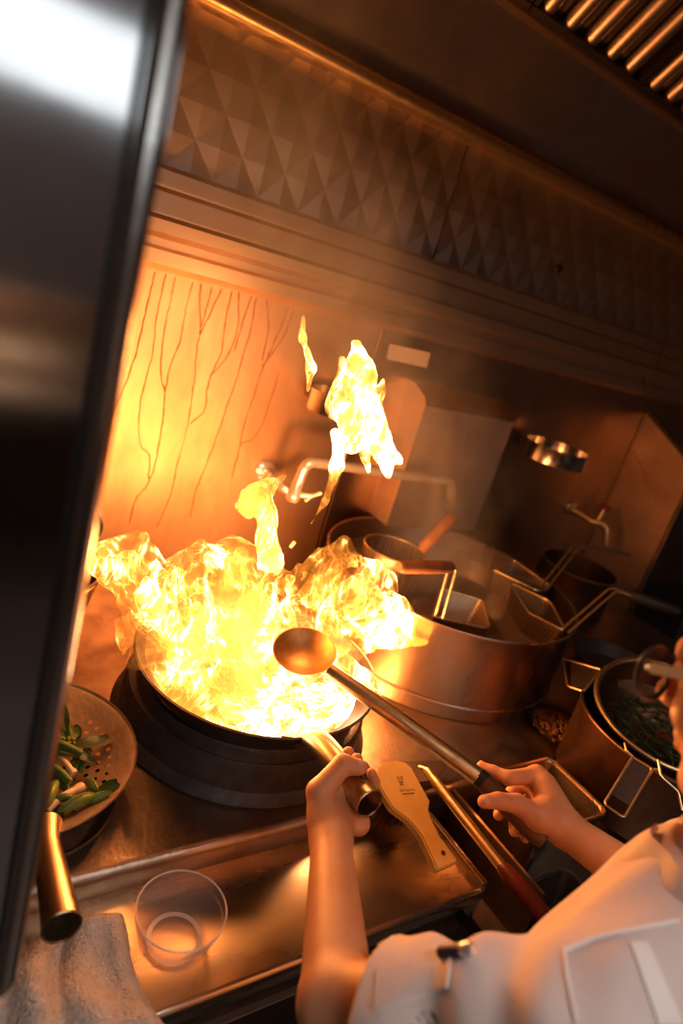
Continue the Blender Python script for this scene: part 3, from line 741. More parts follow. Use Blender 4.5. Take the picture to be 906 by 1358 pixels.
# ladle held over the wok
LB = at(404, 862, z=1.080); l0 = at(489, 903, z=1.062); l1 = at(636, 1031, z=1.020); l2 = at(722, 1117, z=0.995)
lad = empty('ladle', LB - Vector((0, 0, .02)), 'long steel ladle with a dark wooden grip, its bowl in the fire', 'ladle')
laxis = (l1 - l0).normalized()
up = Vector((-0.25, -0.18, 1)).normalized()
Rl = 0.060; rl = 0.052; zc = math.sqrt(Rl * Rl - rl * rl); prof = []
for k in range(13):
    a = math.asin(rl / Rl) * k / 12; prof.append((Rl * math.sin(a), zc - Rl * math.cos(a)))
prof2 = [(r * .96, z * .96 + .0002) for r, z in reversed(prof)]
M_LADLE = simple('ladle_steel', (0.80, 0.48, 0.20), 0.5, 1.0, (0.60, 0.32, 0.11), 30)
MB().lathe(prof + prof2, mat=frame(LB, up), seg=48).build('bowl', M_LADLE, lad)
MB().tube([LB + (l1 - LB).normalized() * (rl - .003) + Vector((0, 0, -.004)), LB.lerp(l1, .5), l1], [0.0118, 0.0130, 0.0135], 18).build('shaft', M_BRASS, lad, label='brassy tube shaft')
gd = (l2 - l1).normalized()
MB().tube([l1 - gd * .003, l1 + gd * .012], 0.0140, 16).build('ferrule', M_BLACK, lad)
MB().tube([l1 + gd * .010, l1 + gd * .02, l1.lerp(l2, .5), l2 - gd * .006, l2], [0.0140, 0.0150, 0.0152, 0.0140, 0.010], 16).build('grip', M_DARKWOOD, lad)

# pan and small bin sunk in the right-hand trough
pan = empty('steel_pan', (1.02, 0.52, 0.73), 'rectangular steel pan with rounded rim set in the trough near the ladle grip', 'pan')
x0, x1, y0, y1, zt = 0.932, 1.108, 0.452, 0.592, 0.898
def tray(x0, x1, y0, y1, zb, zt, t=0.004):
    m = MB(); r = 0.02; n = 5
    def loop(i, z):
        return [Vector((p.x, p.z, z)) for p in rr(x0 + i, x1 - i, y0 + i, y1 - i, max(.004, r - i), 0, n)]
    L = [loop(.012, zb), loop(0, zt), loop(-.004, zt + .001), loop(-.004, zt - .002), loop(t, zt - .001), loop(.012 + t, zb + t)]
    k = len(L[0]); fs = []
    for a in range(len(L) - 1):
        for i in range(k): fs.append((a * k + i, a * k + (i + 1) % k, (a + 1) * k + (i + 1) % k, (a + 1) * k + i))
    fs += [tuple(reversed(range(k))), tuple((len(L) - 1) * k + i for i in range(k))]
    return m.add([p for l in L for p in l], fs)
tray(x0, x1, y0, y1, 0.732, zt).build('pan_body', M_SHELF, pan)
MB().tube([Vector((p.x, p.z, zt + .001)) for p in rr(x0 - .002, x1 + .002, y0 - .002, y1 + .002, .02, 0, 6)], 0.003, 6, closed=True).build('rim', M_HANDLE, pan)
sb = empty('seasoning_bin', (0.95, 0.38, 0.73), 'low dark steel bin with a yellow tab beside the divider', 'bin')
tray(0.915, 1.02, 0.32, 0.435, 0.732, 0.815).build('bin_body', M_DARKSTEEL, sb)
MB().prism([at(u, v, z=.822) for u, v in ((698, 1106), (722, 1112), (709, 1127))], (0, 0, .001)).build('tab', simple('yellow_tab', (0.65, 0.40, 0.03), 0.5), sb)

# ================================================================== POTS AND BASKETS
PC = Vector((1.187, 1.072, 0)); PR = 0.3185
pot = empty('stock_pot', (PC.x, PC.y, 0.84), 'very wide low steel noodle pot full of steaming water', 'pot')
MB().lathe([(0, .8405), (PR - .004, .8405), (PR, .846), (PR, 1.045), (PR + .003, 1.050), (PR + .002, 1.053), (PR - .003, 1.051), (PR - .004, .850), (0, .850)], PC, 120).build('pot_wall', M_POT, pot)
m, nt, b = nmat('cloudy_water'); b.inputs['Base Color'].default_value = (0.16, 0.10, 0.06, 1); b.inputs['Roughness'].default_value = 0.08
bp = nt.nodes.new('ShaderNodeBump'); bp.inputs['Strength'].default_value = 0.25; nn = noise(nt, 18, 2); link(nt, nn, 'Fac', bp, 'Height'); link(nt, bp, 'Normal', b, 'Normal')
MB().lathe([(0, .992), (PR - .0045, .992), (PR - .0045, .985), (0, .985)], PC, 80).build('water', m, pot)
MB().lathe([(PR + .0005, .872), (PR + .0025, .876), (PR + .0005, .880)], PC, 120).build('base_bead', M_POT, pot)

def mesh_mat(name, col):
    m, nt, b = nmat(name); b.inputs['Metallic'].default_value = 1; b.inputs['Roughness'].default_value = 0.4; b.inputs['Base Color'].default_value = (*col, 1)
    tc = nt.nodes.new('ShaderNodeTexCoord'); vo = nt.nodes.new('ShaderNodeTexVoronoi'); vo.inputs['Scale'].default_value = 260; vo.inputs['Randomness'].default_value = 0
    link(nt, tc, 'Object', vo, 'Vector'); r = ramp(nt, [(0.28, (0.03, 0.02, 0.012)), (0.40, col)]); link(nt, vo, 'Distance', r, 'Fac'); link(nt, r, 'Color', b, 'Base Color'); return m
M_MESH = mesh_mat('perforated_sheet', (0.52, 0.40, 0.28))
def sector_basket(label, rim, zt, depth, handle, grip):
    """basket with a wire rim, perforated sides, twin-wire handle and grip"""
    c = sum((Vector((x, y, 0)) for x, y in rim), Vector()) / len(rim)
    e = empty('noodle_basket', (c.x, c.y, zt - depth), label, 'basket')
    rp = fillet([Vector((x, y, zt)) for x, y in rim] + [Vector((*rim[0], zt))], 0.018, 4)[:-1]
    top = [p for p in rp]; bot = [Vector((c.x + (p.x - c.x) * .72, c.y + (p.y - c.y) * .72, zt - depth)) for p in rp]; n = len(rp)
    MB().add(top + bot, [(i, (i + 1) % n, n + (i + 1) % n, n + i) for i in range(n)] + [tuple(n + i for i in range(n))], False).build('basket_wall', M_MESH, e)
    MB().tube(rp, 0.0032, 8, closed=True).build('rim', M_BRASS, e)
    side = Vector((0, 0, 1)).cross((Vector(handle[1]) - Vector(handle[0])).normalized()).normalized()
    for s in (-1, 1):
        MB().tube(fillet([Vector(p) + side * s * 0.008 for p in handle], 0.012), 0.0034, 8).build('handle_wire', M_BRASS, e)
    if grip:
        a, b = Vector(grip[0]), Vector(grip[1])
        MB().tube([a, a.lerp(b, .06), a.lerp(b, .5), a.lerp(b, .94), b], [.010, .0135, .0145, .0135, .010], 14).build('grip', M_GRIPWOOD if grip[2] else M_BLACK, e)
    return e
sector_basket('perforated noodle basket with twin wire handle rising towards the side panel', [(1.262, 0.868), (1.300, 0.788), (1.392, 0.915), (1.340, 1.010)], 1.052, 0.13,
              [(1.300, 0.790, 1.052), (1.44, 0.805, 1.150), (1.475, 0.775, 1.150)], ((1.470, 0.780, 1.150), (1.56, 0.70, 1.148), 0))
sector_basket('perforated noodle basket with long bent handle pointing under the brass tap', [(1.345, 1.075), (1.400, 0.965), (1.478, 0.985), (1.485, 1.140)], 1.052, 0.13,
              [(1.430, 0.975, 1.052), (1.58, 1.032, 1.152), (1.76, 0.992, 1.152)], None)
sector_basket('wire-rimmed basket hung on the pot edge with rough wooden grip held level', [(0.962, 0.873), (1.078, 0.815), (1.162, 0.928), (1.080, 0.986)], 1.054, 0.06,
              [(0.975, 0.868, 1.054), (1.003, 0.905, 1.152), (0.985, 0.906, 1.152)], ((1.003, 0.908, 1.152), (0.858, 0.908, 1.152), 1))
# round strainer at the back of the pot
rs = empty('round_strainer', (1.0, 1.09, 0.97), 'round deep strainer with upright wooden grip at the back of the pot', 'strainer')
sc = Vector((1.003, 1.093, 0)); sr = 0.075
MB().lathe([(0, .96), (sr * .75, .962), (sr * .95, .99), (sr, 1.098), (sr - .002, 1.098), (sr * .93, .992), (sr * .73, .965), (0, .963)], sc, 48).build('strainer_wall', M_MESH, rs)
MB().tube([sc + Vector((sr * math.cos(a), sr * math.sin(a), 1.1)) for a in np.linspace(0, 2 * PI, 40, endpoint=False)], 0.0028, 8, closed=True).build('rim', M_BRASS, rs)
ga, gb = at(559, 729, z=1.128), at(601, 686, z=1.205)
MB().tube([sc + Vector((sr * .8, -sr * .6, 1.1)), ga], 0.003, 8).build('handle_wire', M_BRASS, rs)
MB().tube([ga, ga.lerp(gb, .06), ga.lerp(gb, .5), ga.lerp(gb, .96), gb], [.010, .013, .0145, .0148, .0125], 16).build('grip', M_GRIPWOOD, rs)

# copper-brown pot with hanging colander at the cook's right
QC = Vector((1.312, 0.500, 0)); QR = 0.176
rp_ = empty('boiling_pot', (QC.x, QC.y, 0.845), 'heat browned round pot with a colander hung inside, beside the steel pan', 'pot')
MB().lathe([(0, .8455), (QR - .01, .8455), (QR - .004, .852), (QR, 1.000), (QR + .003, 1.004), (QR - .001, 1.006), (QR - .004, 1.002), (QR - .008, .855), (0, .855)], QC, 80).build('pot_wall', M_DARKPOT, rp_)
MB().tube([QC + Vector(((QR + .001) * math.cos(a), (QR + .001) * math.sin(a), 1.003)) for a in np.linspace(0, 2 * PI, 64, endpoint=False)], 0.0032, 8, closed=True).build('rim', M_DARKPOT, rp_)
CC = Vector((1.338, 0.523, 1.027)); CR = 0.150
CM = frame(CC, (-0.257, -0.10, 1))
co = empty('colander', (CC.x, CC.y, 0.88), 'deep wire mesh colander with folding plate handles hung inside the brown pot', 'colander')
MB().lathe([(0, -.13), (.08, -.13), (.11, -.11), (CR - .012, -.06), (CR, 0), (CR - .003, 0), (CR - .015, -.06), (.107, -.106), (.078, -.126), (0, -.126)], mat=CM, seg=72).build('colander_wall', mesh_mat('dark_mesh', (0.20, 0.12, 0.06)), co)
MB().tube([CM @ Vector((CR * math.cos(a), CR * math.sin(a), .002)) for a in np.linspace(0, 2 * PI, 64, endpoint=False)], 0.0055, 10, closed=True).build('rim', M_BRASS, co)
M_HERB = simple('wilted_herbs', (0.03, 0.05, 0.012), 0.5, 0, (0.014, 0.022, 0.006), 60)
m = MB()
for k in range(260):
    a = random.uniform(0, 2 * PI); r = 0.105 * math.sqrt(random.random()); p = CM @ Vector((r * math.cos(a), r * math.sin(a), -.085 + random.uniform(0, .02)))
    d = Vector((random.uniform(-1, 1), random.uniform(-1, 1), random.uniform(-.2, .4))).normalized() * random.uniform(.01, .025)
    m.tube([p - d, p, p + d], [.0008, .0024, .0008], 5, cap=False)
tag(m.build('herbs', M_HERB, fix=False), 'dark wilted green herbs heaped in the wire colander', 'herbs', kind='stuff')
def plate_handle(px, z, parent):
    q = [at(u, v, z=zz) for (u, v), zz in zip(px, z)]
    n = (q[1] - q[0]).cross(q[3] - q[0]).normalized()
    h = MB().tube(fillet(q + [q[0]], 0.008), 0.0024, 8).build('handle_frame', M_BRASS, parent)
    i = [q[0].lerp(q[3], .04), q[1].lerp(q[2], .04), q[1].lerp(q[2], .78), q[0].lerp(q[3], .78)]
    MB().prism(i, n * .0016).build('handle_plate', M_DARKSTEEL, h)
plate_handle([(839, 1004), (866, 1020), (828, 1085), (801, 1066)], (1.03, 1.03, .985, .985), co)
MB().tube(fillet([at(829, 986, z=1.04), at(831, 996, z=1.035), at(840, 1004, z=1.03)], .004), 0.0022, 8).build('handle_link', M_BRASS, co)
MB().tube(fillet([at(866, 1020, z=1.03), at(876, 1021, z=1.032), at(872, 1008, z=1.04)], .004), 0.0022, 8).build('handle_link', M_BRASS, co)
MB().tube(fillet([at(873, 1008, z=1.044), at(877, 1030, z=1.03), at(900, 1050, z=1.02), at(905, 1075, z=1.00)], .006), 0.0022, 8).build('handle_link', M_BRASS, co)
plate_handle([(797, 888), (774, 917), (753, 910), (746, 873)], (1.035, 1.005, .99, 1.00), co)

tag(MB().bbox((1.20, 0.34, 0.7305), (1.50, 0.628, 0.845), .004).build('pot_stand', M_DARKSTEEL), 'plain dark steel block in the trough carrying the brown pot', 'stand')
# peppercorns in a shallow dish between the pots
gd_ = at(740, 968, z=.845); gd_.z = 0
dish = empty('spice_dish', (gd_.x, gd_.y, .84), 'small dark dish of peppercorns on the range top between the two pots', 'dish')
MB().lathe([(0, .8405), (.050, .8405), (.074, .862), (.072, .862), (.049, .845), (0, .845)], gd_, 40).build('dish_body', M_DARKSTEEL, dish)
M_PEPPER = simple('peppercorn', (0.34, 0.17, 0.10), 0.5, 0, (0.10, 0.05, 0.03), 300)
m = MB()
for k in range(620):
    a = random.uniform(0, 2 * PI); r = 0.066 * math.sqrt(random.random())
    bm = bmesh.new(); bmesh.ops.create_icosphere(bm, subdivisions=1, radius=random.uniform(.0019, .0027), matrix=Matrix.Translation(gd_ + Vector((r * math.cos(a), r * math.sin(a), .853 + .010 * (1 - (r / .066) ** 2) + random.uniform(-.002, .002)))))
    m.bm(bm)
tag(m.build('peppercorns', M_PEPPER, fix=False), 'heap of brown peppercorns in the small dark dish', 'spice', kind='stuff')

# dark pan handle behind the right pot and a lidded pot in the far dark corner
t = empty('black_pan', (1.62, 0.86, 0.84), 'black iron pan with a flat handle on the range top behind the brown pot', 'pan')
MB().lathe([(0, .842), (.10, .842), (.125, .880), (.122, .880), (.098, .846), (0, .846)], (1.72, 0.86, 0), 48).build('pan_body', M_IRON, t)
MB().tube([(1.60, .84, .876), (1.52, .80, .905), (1.43, .75, .920)], [.009, .012, .013], 10).build('handle', M_IRON, t)
t = empty('stock_can', (1.93, 1.22, 0.84), 'dark round pot standing under the brass tap by the side panel', 'pot')
MB().lathe([(0, .8405), (.12, .8405), (.125, .85), (.125, .985), (.128, .99), (.124, .99), (.12, .85), (0, .848)], (1.93, 1.22, 0), 56).build('pot_wall', M_DARKPOT, t)
MB().tube([Vector((1.93 + .127 * math.cos(a), 1.22 + .127 * math.sin(a), .989)) for a in np.linspace(0, 2 * PI, 48, endpoint=False)], .003, 6, closed=True).build('rim', M_BRASS, t)
# tapered bucket with a black ladle in the far left corner
bk = empty('bucket', (0.20, 1.20, 0.84), 'tapered browned metal bucket standing at the splashback behind the skimmer', 'bucket')
bc_ = Vector((0.215, 1.165, 0))
MB().lathe([(0, .8405), (.100, .8405), (.104, .845), (.142, 1.02), (.145, 1.025), (.140, 1.025), (.101, .85), (0, .848)], bc_, 64).build('bucket_wall', M_DARKPOT, bk)
MB().tube([bc_ + Vector((.1445 * math.cos(a), .1445 * math.sin(a), 1.024)) for a in np.linspace(0, 2 * PI, 56, endpoint=False)], .004, 8, closed=True).build('rim', M_HANDLE, bk)
t = empty('black_ladle', (0.25, 1.2, 0.86), 'black ladle leaning in the bucket against the splashback', 'ladle')
MB().tube([(0.17, 1.15, .87), at(118, 705, y=1.36)], .006, 8).build('shaft', M_IRON, t)
MB().lathe([(0, -.02), (.02, -.016), (.033, 0), (.031, 0), (.018, -.013), (0, -.017)], mat=frame(at(118, 697, y=1.36), (0.2, -.8, .5)), seg=28).build('bowl', M_IRON, t)

# ================================================================== ON THE WALL
# swing tap over the wok
tap = empty('swing_tap', (0.80, 1.43, 1.14), 'chrome wall tap with long swing spout above the wok', 'tap')
f0 = at(350, 625, y=WY)
MB().lathe([(0, 0), (.030, 0), (.030, .006), (.024, .012), (.015, .014), (.015, .02), (0, .02)], mat=frame(f0, (0, -1, 0)), seg=28).build('flange', M_CHROME, tap)
b0 = at(390, 655, y=1.31)
MB().tube(fillet([f0, Vector((f0.x, 1.335, f0.z)), b0 + Vector((0, .01, -.004))], .02), .012, 14).build('valve_arm', M_CHROME, tap)
MB().lathe([(0, -.018), (.015, -.018), (.018, -.012), (.018, .004), (.014, .010), (.014, .03), (.0105, .034), (0, .034)], mat=frame(b0, (0.06, 0, 1)), seg=24).build('valve_body', M_CHROME, tap)
lv = at(412, 658, y=1.29)
h = MB().tube([b0, lv], .008, 12).build('valve_stem', M_CHROME, tap)
MB().tube([lv + Vector((-.012, 0, -.014)), lv, lv + Vector((.022, -.01, .014))], [.005, .007, .005], 10).build('lever', M_CHROME, h)
sp0 = b0 + Vector((.003, 0, .03)); z1 = at(410, 612, y=1.305).z
e1 = at(585, 630, y=1.300); e2 = at(601, 640, y=1.300); e3 = at(599, 664, y=1.300)
MB().tube(fillet([sp0, Vector((sp0.x + .004, 1.305, z1)), e1.lerp(e2, .85), e3], .035, 8), .0132, 16).build('spout', M_CHROME, tap)
MB().tube([e3 + (e2 - e3).normalized() * .016, e3 - (e2 - e3).normalized() * .002], .0148, 16).build('aerator', M_BRASS, tap)
# small brass tap
bt_ = empty('bib_tap', (2.075, 1.43, 1.11), 'small worn brass bib tap low on the splashback near the side panel', 'tap')
g0 = at(757, 674, y=WY); g1 = Vector((g0.x + .03, 1.33, g0.z - .012))
MB().lathe([(0, 0), (.028, 0), (.028, .006), (.016, .014), (0, .014)], mat=frame(g0, (0, -1, 0)), seg=24).build('flange', M_BRASS, bt_)
MB().tube([g0, g1], .012, 12).build('valve_arm', M_BRASS, bt_)
MB().tube(fillet([g1 + Vector((-.01, .02, 0)), g1 + Vector((.02, -.03, .01)), g1 + Vector((.03, -.05, -.06))], .03), [.013] * 3 + [.012] * 5 + [.010], 12).build('spout', M_BRASS, bt_)
h = MB().tube([g1, g1 + Vector((.012, 0, .06))], .008, 10).build('valve_stem', M_BRASS, bt_)
MB().lathe([(0, -.006), (.020, -.006), (.024, 0), (.020, .008), (0, .010)], mat=frame(g1 + Vector((.012, 0, .062)), (0, 0, 1)), seg=12).build('knob', simple('red_knob', (0.30, 0.05, 0.03), .5), h)
# steel box
bx = empty('wall_box', (1.33, 1.43, 1.05), 'tall steel box fixed to the splashback behind the noodle pot', 'box')
q = [(1.166, 1.338), (1.508, 1.338), (1.508, WY), (1.166, WY)]
prof = [(WY, 1.05), (1.338, 1.05), (1.338, 1.405), (1.345, 1.414), (1.40, 1.436), (WY, 1.440)]
m = MB().extrude_x(prof, 1.168, 1.512)
M_BOX = simple('box_steel', (0.76, 0.62, 0.52), 0.52, 1.0, (0.60, 0.46, 0.37), 7, None, 0.08, 60, 0.62)
m.build('housing', M_BOX, bx)
MB().extrude_x([(1.336, 1.398), (1.334, 1.402), (1.343, 1.417), (1.400, 1.440), (1.43, 1.443), (1.43, 1.437), (1.402, 1.433), (1.347, 1.410)], 1.164, 1.516).build('lid', M_SPLASH, bx)
# ring holders
def ring_holder(c, r, h, label):
    e = empty('ring_holder', c, label, 'holder', 'ring holders on the splashback')
    c = Vector(c)
    MB().lathe([(r, -h / 2), (r + .002, -h / 2), (r + .0025, h / 2 - .002), (r + .004, h / 2), (r - .001, h / 2), (r - .0005, -h / 2)], c, 64).build('band', M_BRIGHT, e)
    MB().bbox((c.x - .05, c.y + r - .004, c.z - .012), (c.x - .02, WY + .002, c.z + .012), .003).build('bracket', M_DARKSTEEL, e)
ring_holder((1.690, 1.300, 1.335), 0.098, 0.048, 'shiny steel ring holder on the splashback beside the wall box')
ring_holder((0.905, 1.335, 1.365), 0.075, 0.050, 'steel ring holder on the splashback behind the hanging flame')

# a scrap of food thrown up above the flames
p = at(388, 722, y=.95)
fs_ = MB().bbox((-.003, -.0025, -.007), (.003, .0025, .007), .0015, mat=Matrix.Translation(p) @ Matrix.Rotation(.5, 4, 'Y')).build('food_scrap', simple('pale_food', (0.80, 0.62, 0.36), .5))
tag(fs_, 'tiny pale food scrap tossed up above the flames', 'food')

# ================================================================== THE COOK
from mathutils.bvhtree import BVHTree
A3 = lambda u, v, z: np.array(at(u, v, z=z), dtype=np.float32)
cook = empty('person', (0.60, 0.10, 0.0), 'person in a white short-sleeved cook\'s jacket and glasses working the wok and ladle', 'person')
# head frame: looking down at the wok
hf = Vector((0.0, 0.93, -0.36)).normalized(); hr_ = hf.cross(Vector((0, 0, 1))).normalized(); hu = hr_.cross(hf)
hinge = at(880, 878, z=1.42)
HC = hinge + hr_ * 0.070 - hf * 0.075 - hu * 0.015
HM = np.array([[hr_.x, hf.x, hu.x], [hr_.y, hf.y, hu.y], [hr_.z, hf.z, hu.z]], dtype=np.float32)
def hl(p): return tuple(HC + hr_ * p[0] + hf * p[1] + hu * p[2])
def head_sdf(p):
    q = (p - v3(HC)) @ HM
    d = sd_ell(q, (0, -.015, .035), (.074, .093, .088))
    d = smin(d, sd_ell(q, (0, .022, -.03), (.060, .066, .088)), .03)
    d = smin(d, sd_cone(q, (-.035, .03, -.075), (.035, .03, -.075), .026, .026), .03)
    d = smin(d, sd_ell(q, (0, .066, -.098), (.024, .020, .018)), .025)
    for s in (-1, 1):
        d = smin(d, sd_ell(q, (s * .042, .058, -.028), (.022, .018, .018)), .02)         # cheekbone
        d = smin(d, sd_cone(q, (s * .012, .086, .022), (s * .045, .070, .022), .008, .008), .014)   # brow
        d = np.maximum(d, -sd_ell(q, (s * .031, .098, .003), (.016, .020, .011)) * .6)   # eye socket
        d = smin(d, sd_ell(q, (s * .031, .074, .002), (.013, .012, .011)), .004)         # lids over the eye
        e = sd_ell(q, (s * .075, -.008, -.008), (.009, .019, .031)); e = np.maximum(e, -sd_ell(q, (s * .086, -.004, -.008), (.008, .010, .018)))
        d = smin(d, e, .006)
    d = smin(d, sd_cone(q, (0, .086, .012), (0, .106, -.026), .007, .012), .010)
    for s in (-1, 1): d = smin(d, sd_ell(q, (s * .012, .096, -.030), (.008, .010, .007)), .005)
    d = smin(d, sd_cone(q, (-.017, .083, -.056), (.017, .083, -.056), .006, .006), .006)
    d = smin(d, sd_cone(q, (-.014, .082, -.066), (.014, .082, -.066), .007, .007), .004)
    return d
# arms
LSH, LEL, LWR = v3((.462, .135, 1.150)), v3((.382, .290, 1.015)), A3(439, 1116, .995)
RSH, REL, RWR = v3((.770, .180, 1.165)), v3((.890, .190, 1.020)), A3(748, 1098, 1.012)
hx = lambda y: HB.x + (HA.x - HB.x) * (y - HB.y) / (HA.y - HB.y)
hz = lambda y: HB.z + (HA.z - HB.z) * (y - HB.y) / (HA.y - HB.y) + 0.004
def left_finger(y, dx, rr):
    x, z = hx(y), hz(y)
    return [((x - .012, y - .004, z - .031), .0125 * rr), ((x + .026, y, z - .023), .0102 * rr), ((x + .0285, y + .002, z + .002), .0092 * rr), ((x + .016 + dx, y + .003, z + .019), .0080 * rr)]
LF = [left_finger(.572, .000, 1.0), left_finger(.553, .002, 1.02), left_finger(.534, .001, .98), left_finger(.517, .002, .86)]
LT = [(A3(428, 1088, 1.004), .0175), (A3(423, 1050, 1.022), .0165), (A3(455, 1014, 1.052), .0138), (A3(476, 1018, 1.054), .0108)]
RF = [[(A3(712, 1028, 1.034), .0135), (A3(674, 1032, 1.032), .0108), (A3(654, 1023, 1.028), .0090), (A3(638, 1016, 1.025), .0074)],
      [(A3(722, 1044, 1.030), .0135), (A3(688, 1042, 1.006), .0108), (A3(668, 1062, .984), .0092), (A3(661, 1081, .984), .0080)],
      [(A3(728, 1062, 1.022), .0130), (A3(702, 1062, .990), .0104), (A3(682, 1084, .974), .0090), (A3(682, 1103, .978), .0078)],
      [(A3(733, 1080, 1.014), .0120), (A3(716, 1082, .984), .0092), (A3(702, 1100, .974), .0080), (A3(697, 1112, .976), .0070)]]
RT = [(A3(716, 1086, 1.022), .0170), (A3(686, 1066, 1.034), .0136), (A3(661, 1062, 1.038), .0115), (A3(642, 1063, 1.036), .0092)]
def chain(d, p, J, k0=.010, k=.004):
    for i, ((a, ra), (b, rb)) in enumerate(zip(J, J[1:])):
        d = smin(d, sd_cone(p, a, b, ra, rb), k0 if i == 0 else k)
    return d
def fingers(p, F, T, W, wr, pads):
    d = sd_cone(p, W, F[1][0][0], wr, .017)
    for j in range(4): d = smin(d, sd_cone(p, np.array(W) * .75 + v3(F[j][0][0]) * .25, F[j][0][0], wr * .72, F[j][0][1] * 1.12), .014)
    d = smin(d, sd_cone(p, W, T[0][0], wr * .85, T[0][1]), .014)
    for c, r in pads: d = smin(d, sd_ell(p, c, (r, r, r)), .014)
    f = None
    for J in F:
        e = None
        for (a, ra), (b, rb) in zip(J, J[1:]):
            g = sd_cone(p, a, b, ra, rb); e = g if e is None else smin(e, g, .004)
        f = e if f is None else np.minimum(f, e)
    d = smin(d, f, .007)
    return chain(d, p, T, .010, .004)
def hand_arm(p, F, T, W, E, S, wr, pads):
    d = fingers(p, F, T, W, wr, pads)
    d = smin(d, sd_cone(p, W, E, wr * 1.02, wr * 1.50), .010)
    d = smin(d, sd_cone(p, E, S, wr * 1.50, wr * 1.80), .012)
    return d
def body_sdf(p):
    d = sd_ell(p, (.610, .132, 1.04), (.145, .076, .17))
    d = smin(d, sd_cone(p, (.48, .138, 1.150), (.745, .172, 1.150), .036, .036), .03)
    d = smin(d, sd_ell(p, (.59, .11, .93), (.135, .09, .20)), .06)
    d = smin(d, sd_cone(p, (.642, .132, 1.17), tuple(HC - hf * .035 - hu * .06), .046, .050), .012)
    d = smin(d, head_sdf(p), .02)
    # each arm only near itself
    for F, T, W, E, S, wr, pads in ((LF, LT, LWR, LEL, LSH, .0245, [(A3(475, 1092, .985), .0165), (A3(434, 1072, 1.006), .0205), (A3(446, 1048, 1.012), .017)]), (RF, RT, RWR, REL, RSH, .0245, [(A3(722, 1074, 1.028), .020)])):
        c = (np.array(W) + np.array(S)) / 2; R = .36
        near = ((p - c) ** 2).sum(1) < R * R
        if near.any(): d[near] = smin(d[near], hand_arm(p[near], F, T, W, E, S, wr, pads), .012)
    return d
VP, Q = sdf_mesh(body_sdf, (.28, -.02, .70), (.98, .68, 1.60), .0032)
body = np_obj('body', VP, Q, M_SKIN, cook)
def nail(tip, prev, updir, r, name='fingernail'):
    t = Vector(tip); d = (t - Vector(prev)).normalized(); n = Vector(updir); n = (n - d * n.dot(d)).normalized(); s = d.cross(n)
    M = Matrix(((d.x, s.x, n.x, t.x), (d.y, s.y, n.y, t.y), (d.z, s.z, n.z, t.z), (0, 0, 0, 1))) @ Matrix.Translation((-.001, 0, r * .80)) @ Matrix.Diagonal((.0062, r * .62, .0022, 1))
    bm = bmesh.new(); bmesh.ops.create_icosphere(bm, subdivisions=2, radius=1, matrix=M)
    MB().bm(bm).build(name, M_NAIL, cook)
nail(RT[3][0], RT[2][0], (-.5, -.3, .8), RT[3][1]); nail(RF[0][3][0], RF[0][2][0], (.6, .3, .7), RF[0][3][1]); nail(LT[3][0], LT[2][0], (-.2, .2, 1), LT[3][1])
for J in (LF[0], LF[1]): nail(J[3][0], J[2][0], (1, 0, .4), J[3][1])

# hair: short dark cap
def hair_sdf(p):
    q = (p - v3(HC)) @ HM
    d = sd_ell(q, (0, -.020, .040), (.081, .098, .094)) + .0015 * wob(p, 260)
    d = np.maximum(d, -sd_ell(q, (0, .105, -.02), (.085, .085, .085)))
    d = np.maximum(d, -(q[:, 2] + .055 + .25 * np.minimum(q[:, 1], 0) * 0))
    for s in (-1, 1): d = np.maximum(d, -sd_ell(q, (s * .085, .012, -.03), (.03, .042, .045)))
    return d
c = np.array(HC); VP, Q = sdf_mesh(hair_sdf, c - .14, c + .15, .004)
np_obj('hair', VP, Q, simple('black_hair', (0.012, 0.009, 0.008), .4, 0, None, 20, None, .5, 300), cook)

# jacket
HEM = LEL + (LSH - LEL) * .30; RHEM = REL + (RSH - REL) * .22
ld = (LEL - LSH) / np.linalg.norm(LEL - LSH); rd = (REL - RSH) / np.linalg.norm(REL - RSH)
def shirt_sdf(p):
    d = sd_ell(p, (.610, .130, 1.045), (.188, .106, .205))
    d = smin(d, sd_ell(p, (.595, .115, .92), (.175, .118, .20)), .06)
    d = smin(d, sd_cone(p, (.495, .140, 1.160), (.740, .175, 1.160), .057, .057), .05)
    d = smin(d, sd_cone(p, (.630, .134, 1.170), (.646, .146, 1.228), .078, .062), .05)
    dl = sd_cone(p, LSH, HEM, .063, .061); dl = np.maximum(dl, (p - HEM) @ ld - .004)
    dr = sd_cone(p, RSH, RHEM, .063, .058); dr = np.maximum(dr, (p - RHEM) @ rd - .004)
    fold = .0035 * np.sin(70 * (p @ ld) + 26 * p[:, 0] + 2 * np.sin(30 * p[:, 2]))
    d = smin(d, dl + fold, .035); d = smin(d, dr, .035)
    d = d + .0045 * np.abs(np.sin(23 * p[:, 0] - 30 * p[:, 2] + 3 * np.sin(14 * p[:, 1]))) - .002 + .0030 * np.sin(46 * p[:, 0] + 34 * p[:, 2] + 2.5 * np.sin(18 * p[:, 1] + 11 * p[:, 0])) + .0018 * np.sin(90 * p[:, 1] - 50 * p[:, 2] + 3 * np.sin(22 * p[:, 0]))
    # open sleeve ends and neck
    d = np.maximum(d, -sd_cone(p, HEM - ld * .05, HEM + ld * .06, .050, .056)); d = np.maximum(d, -sd_cone(p, RHEM - rd * .05, RHEM + rd * .06, .051, .058))
    d = np.maximum(d, -sd_cone(p, (.644, .143, 1.236), (.648, .150, 1.38), .052, .066))
    return np.maximum(d, -(p[:, 2] - .82))
VP, Q = sdf_mesh(shirt_sdf, (.27, -.03, .80), (1.0, .36, 1.38), .004)
shirt = np_obj('jacket', VP, Q, M_CLOTH, cook)
tree = BVHTree.FromPolygons([tuple(v) for v in VP], [tuple(q) for q in Q])
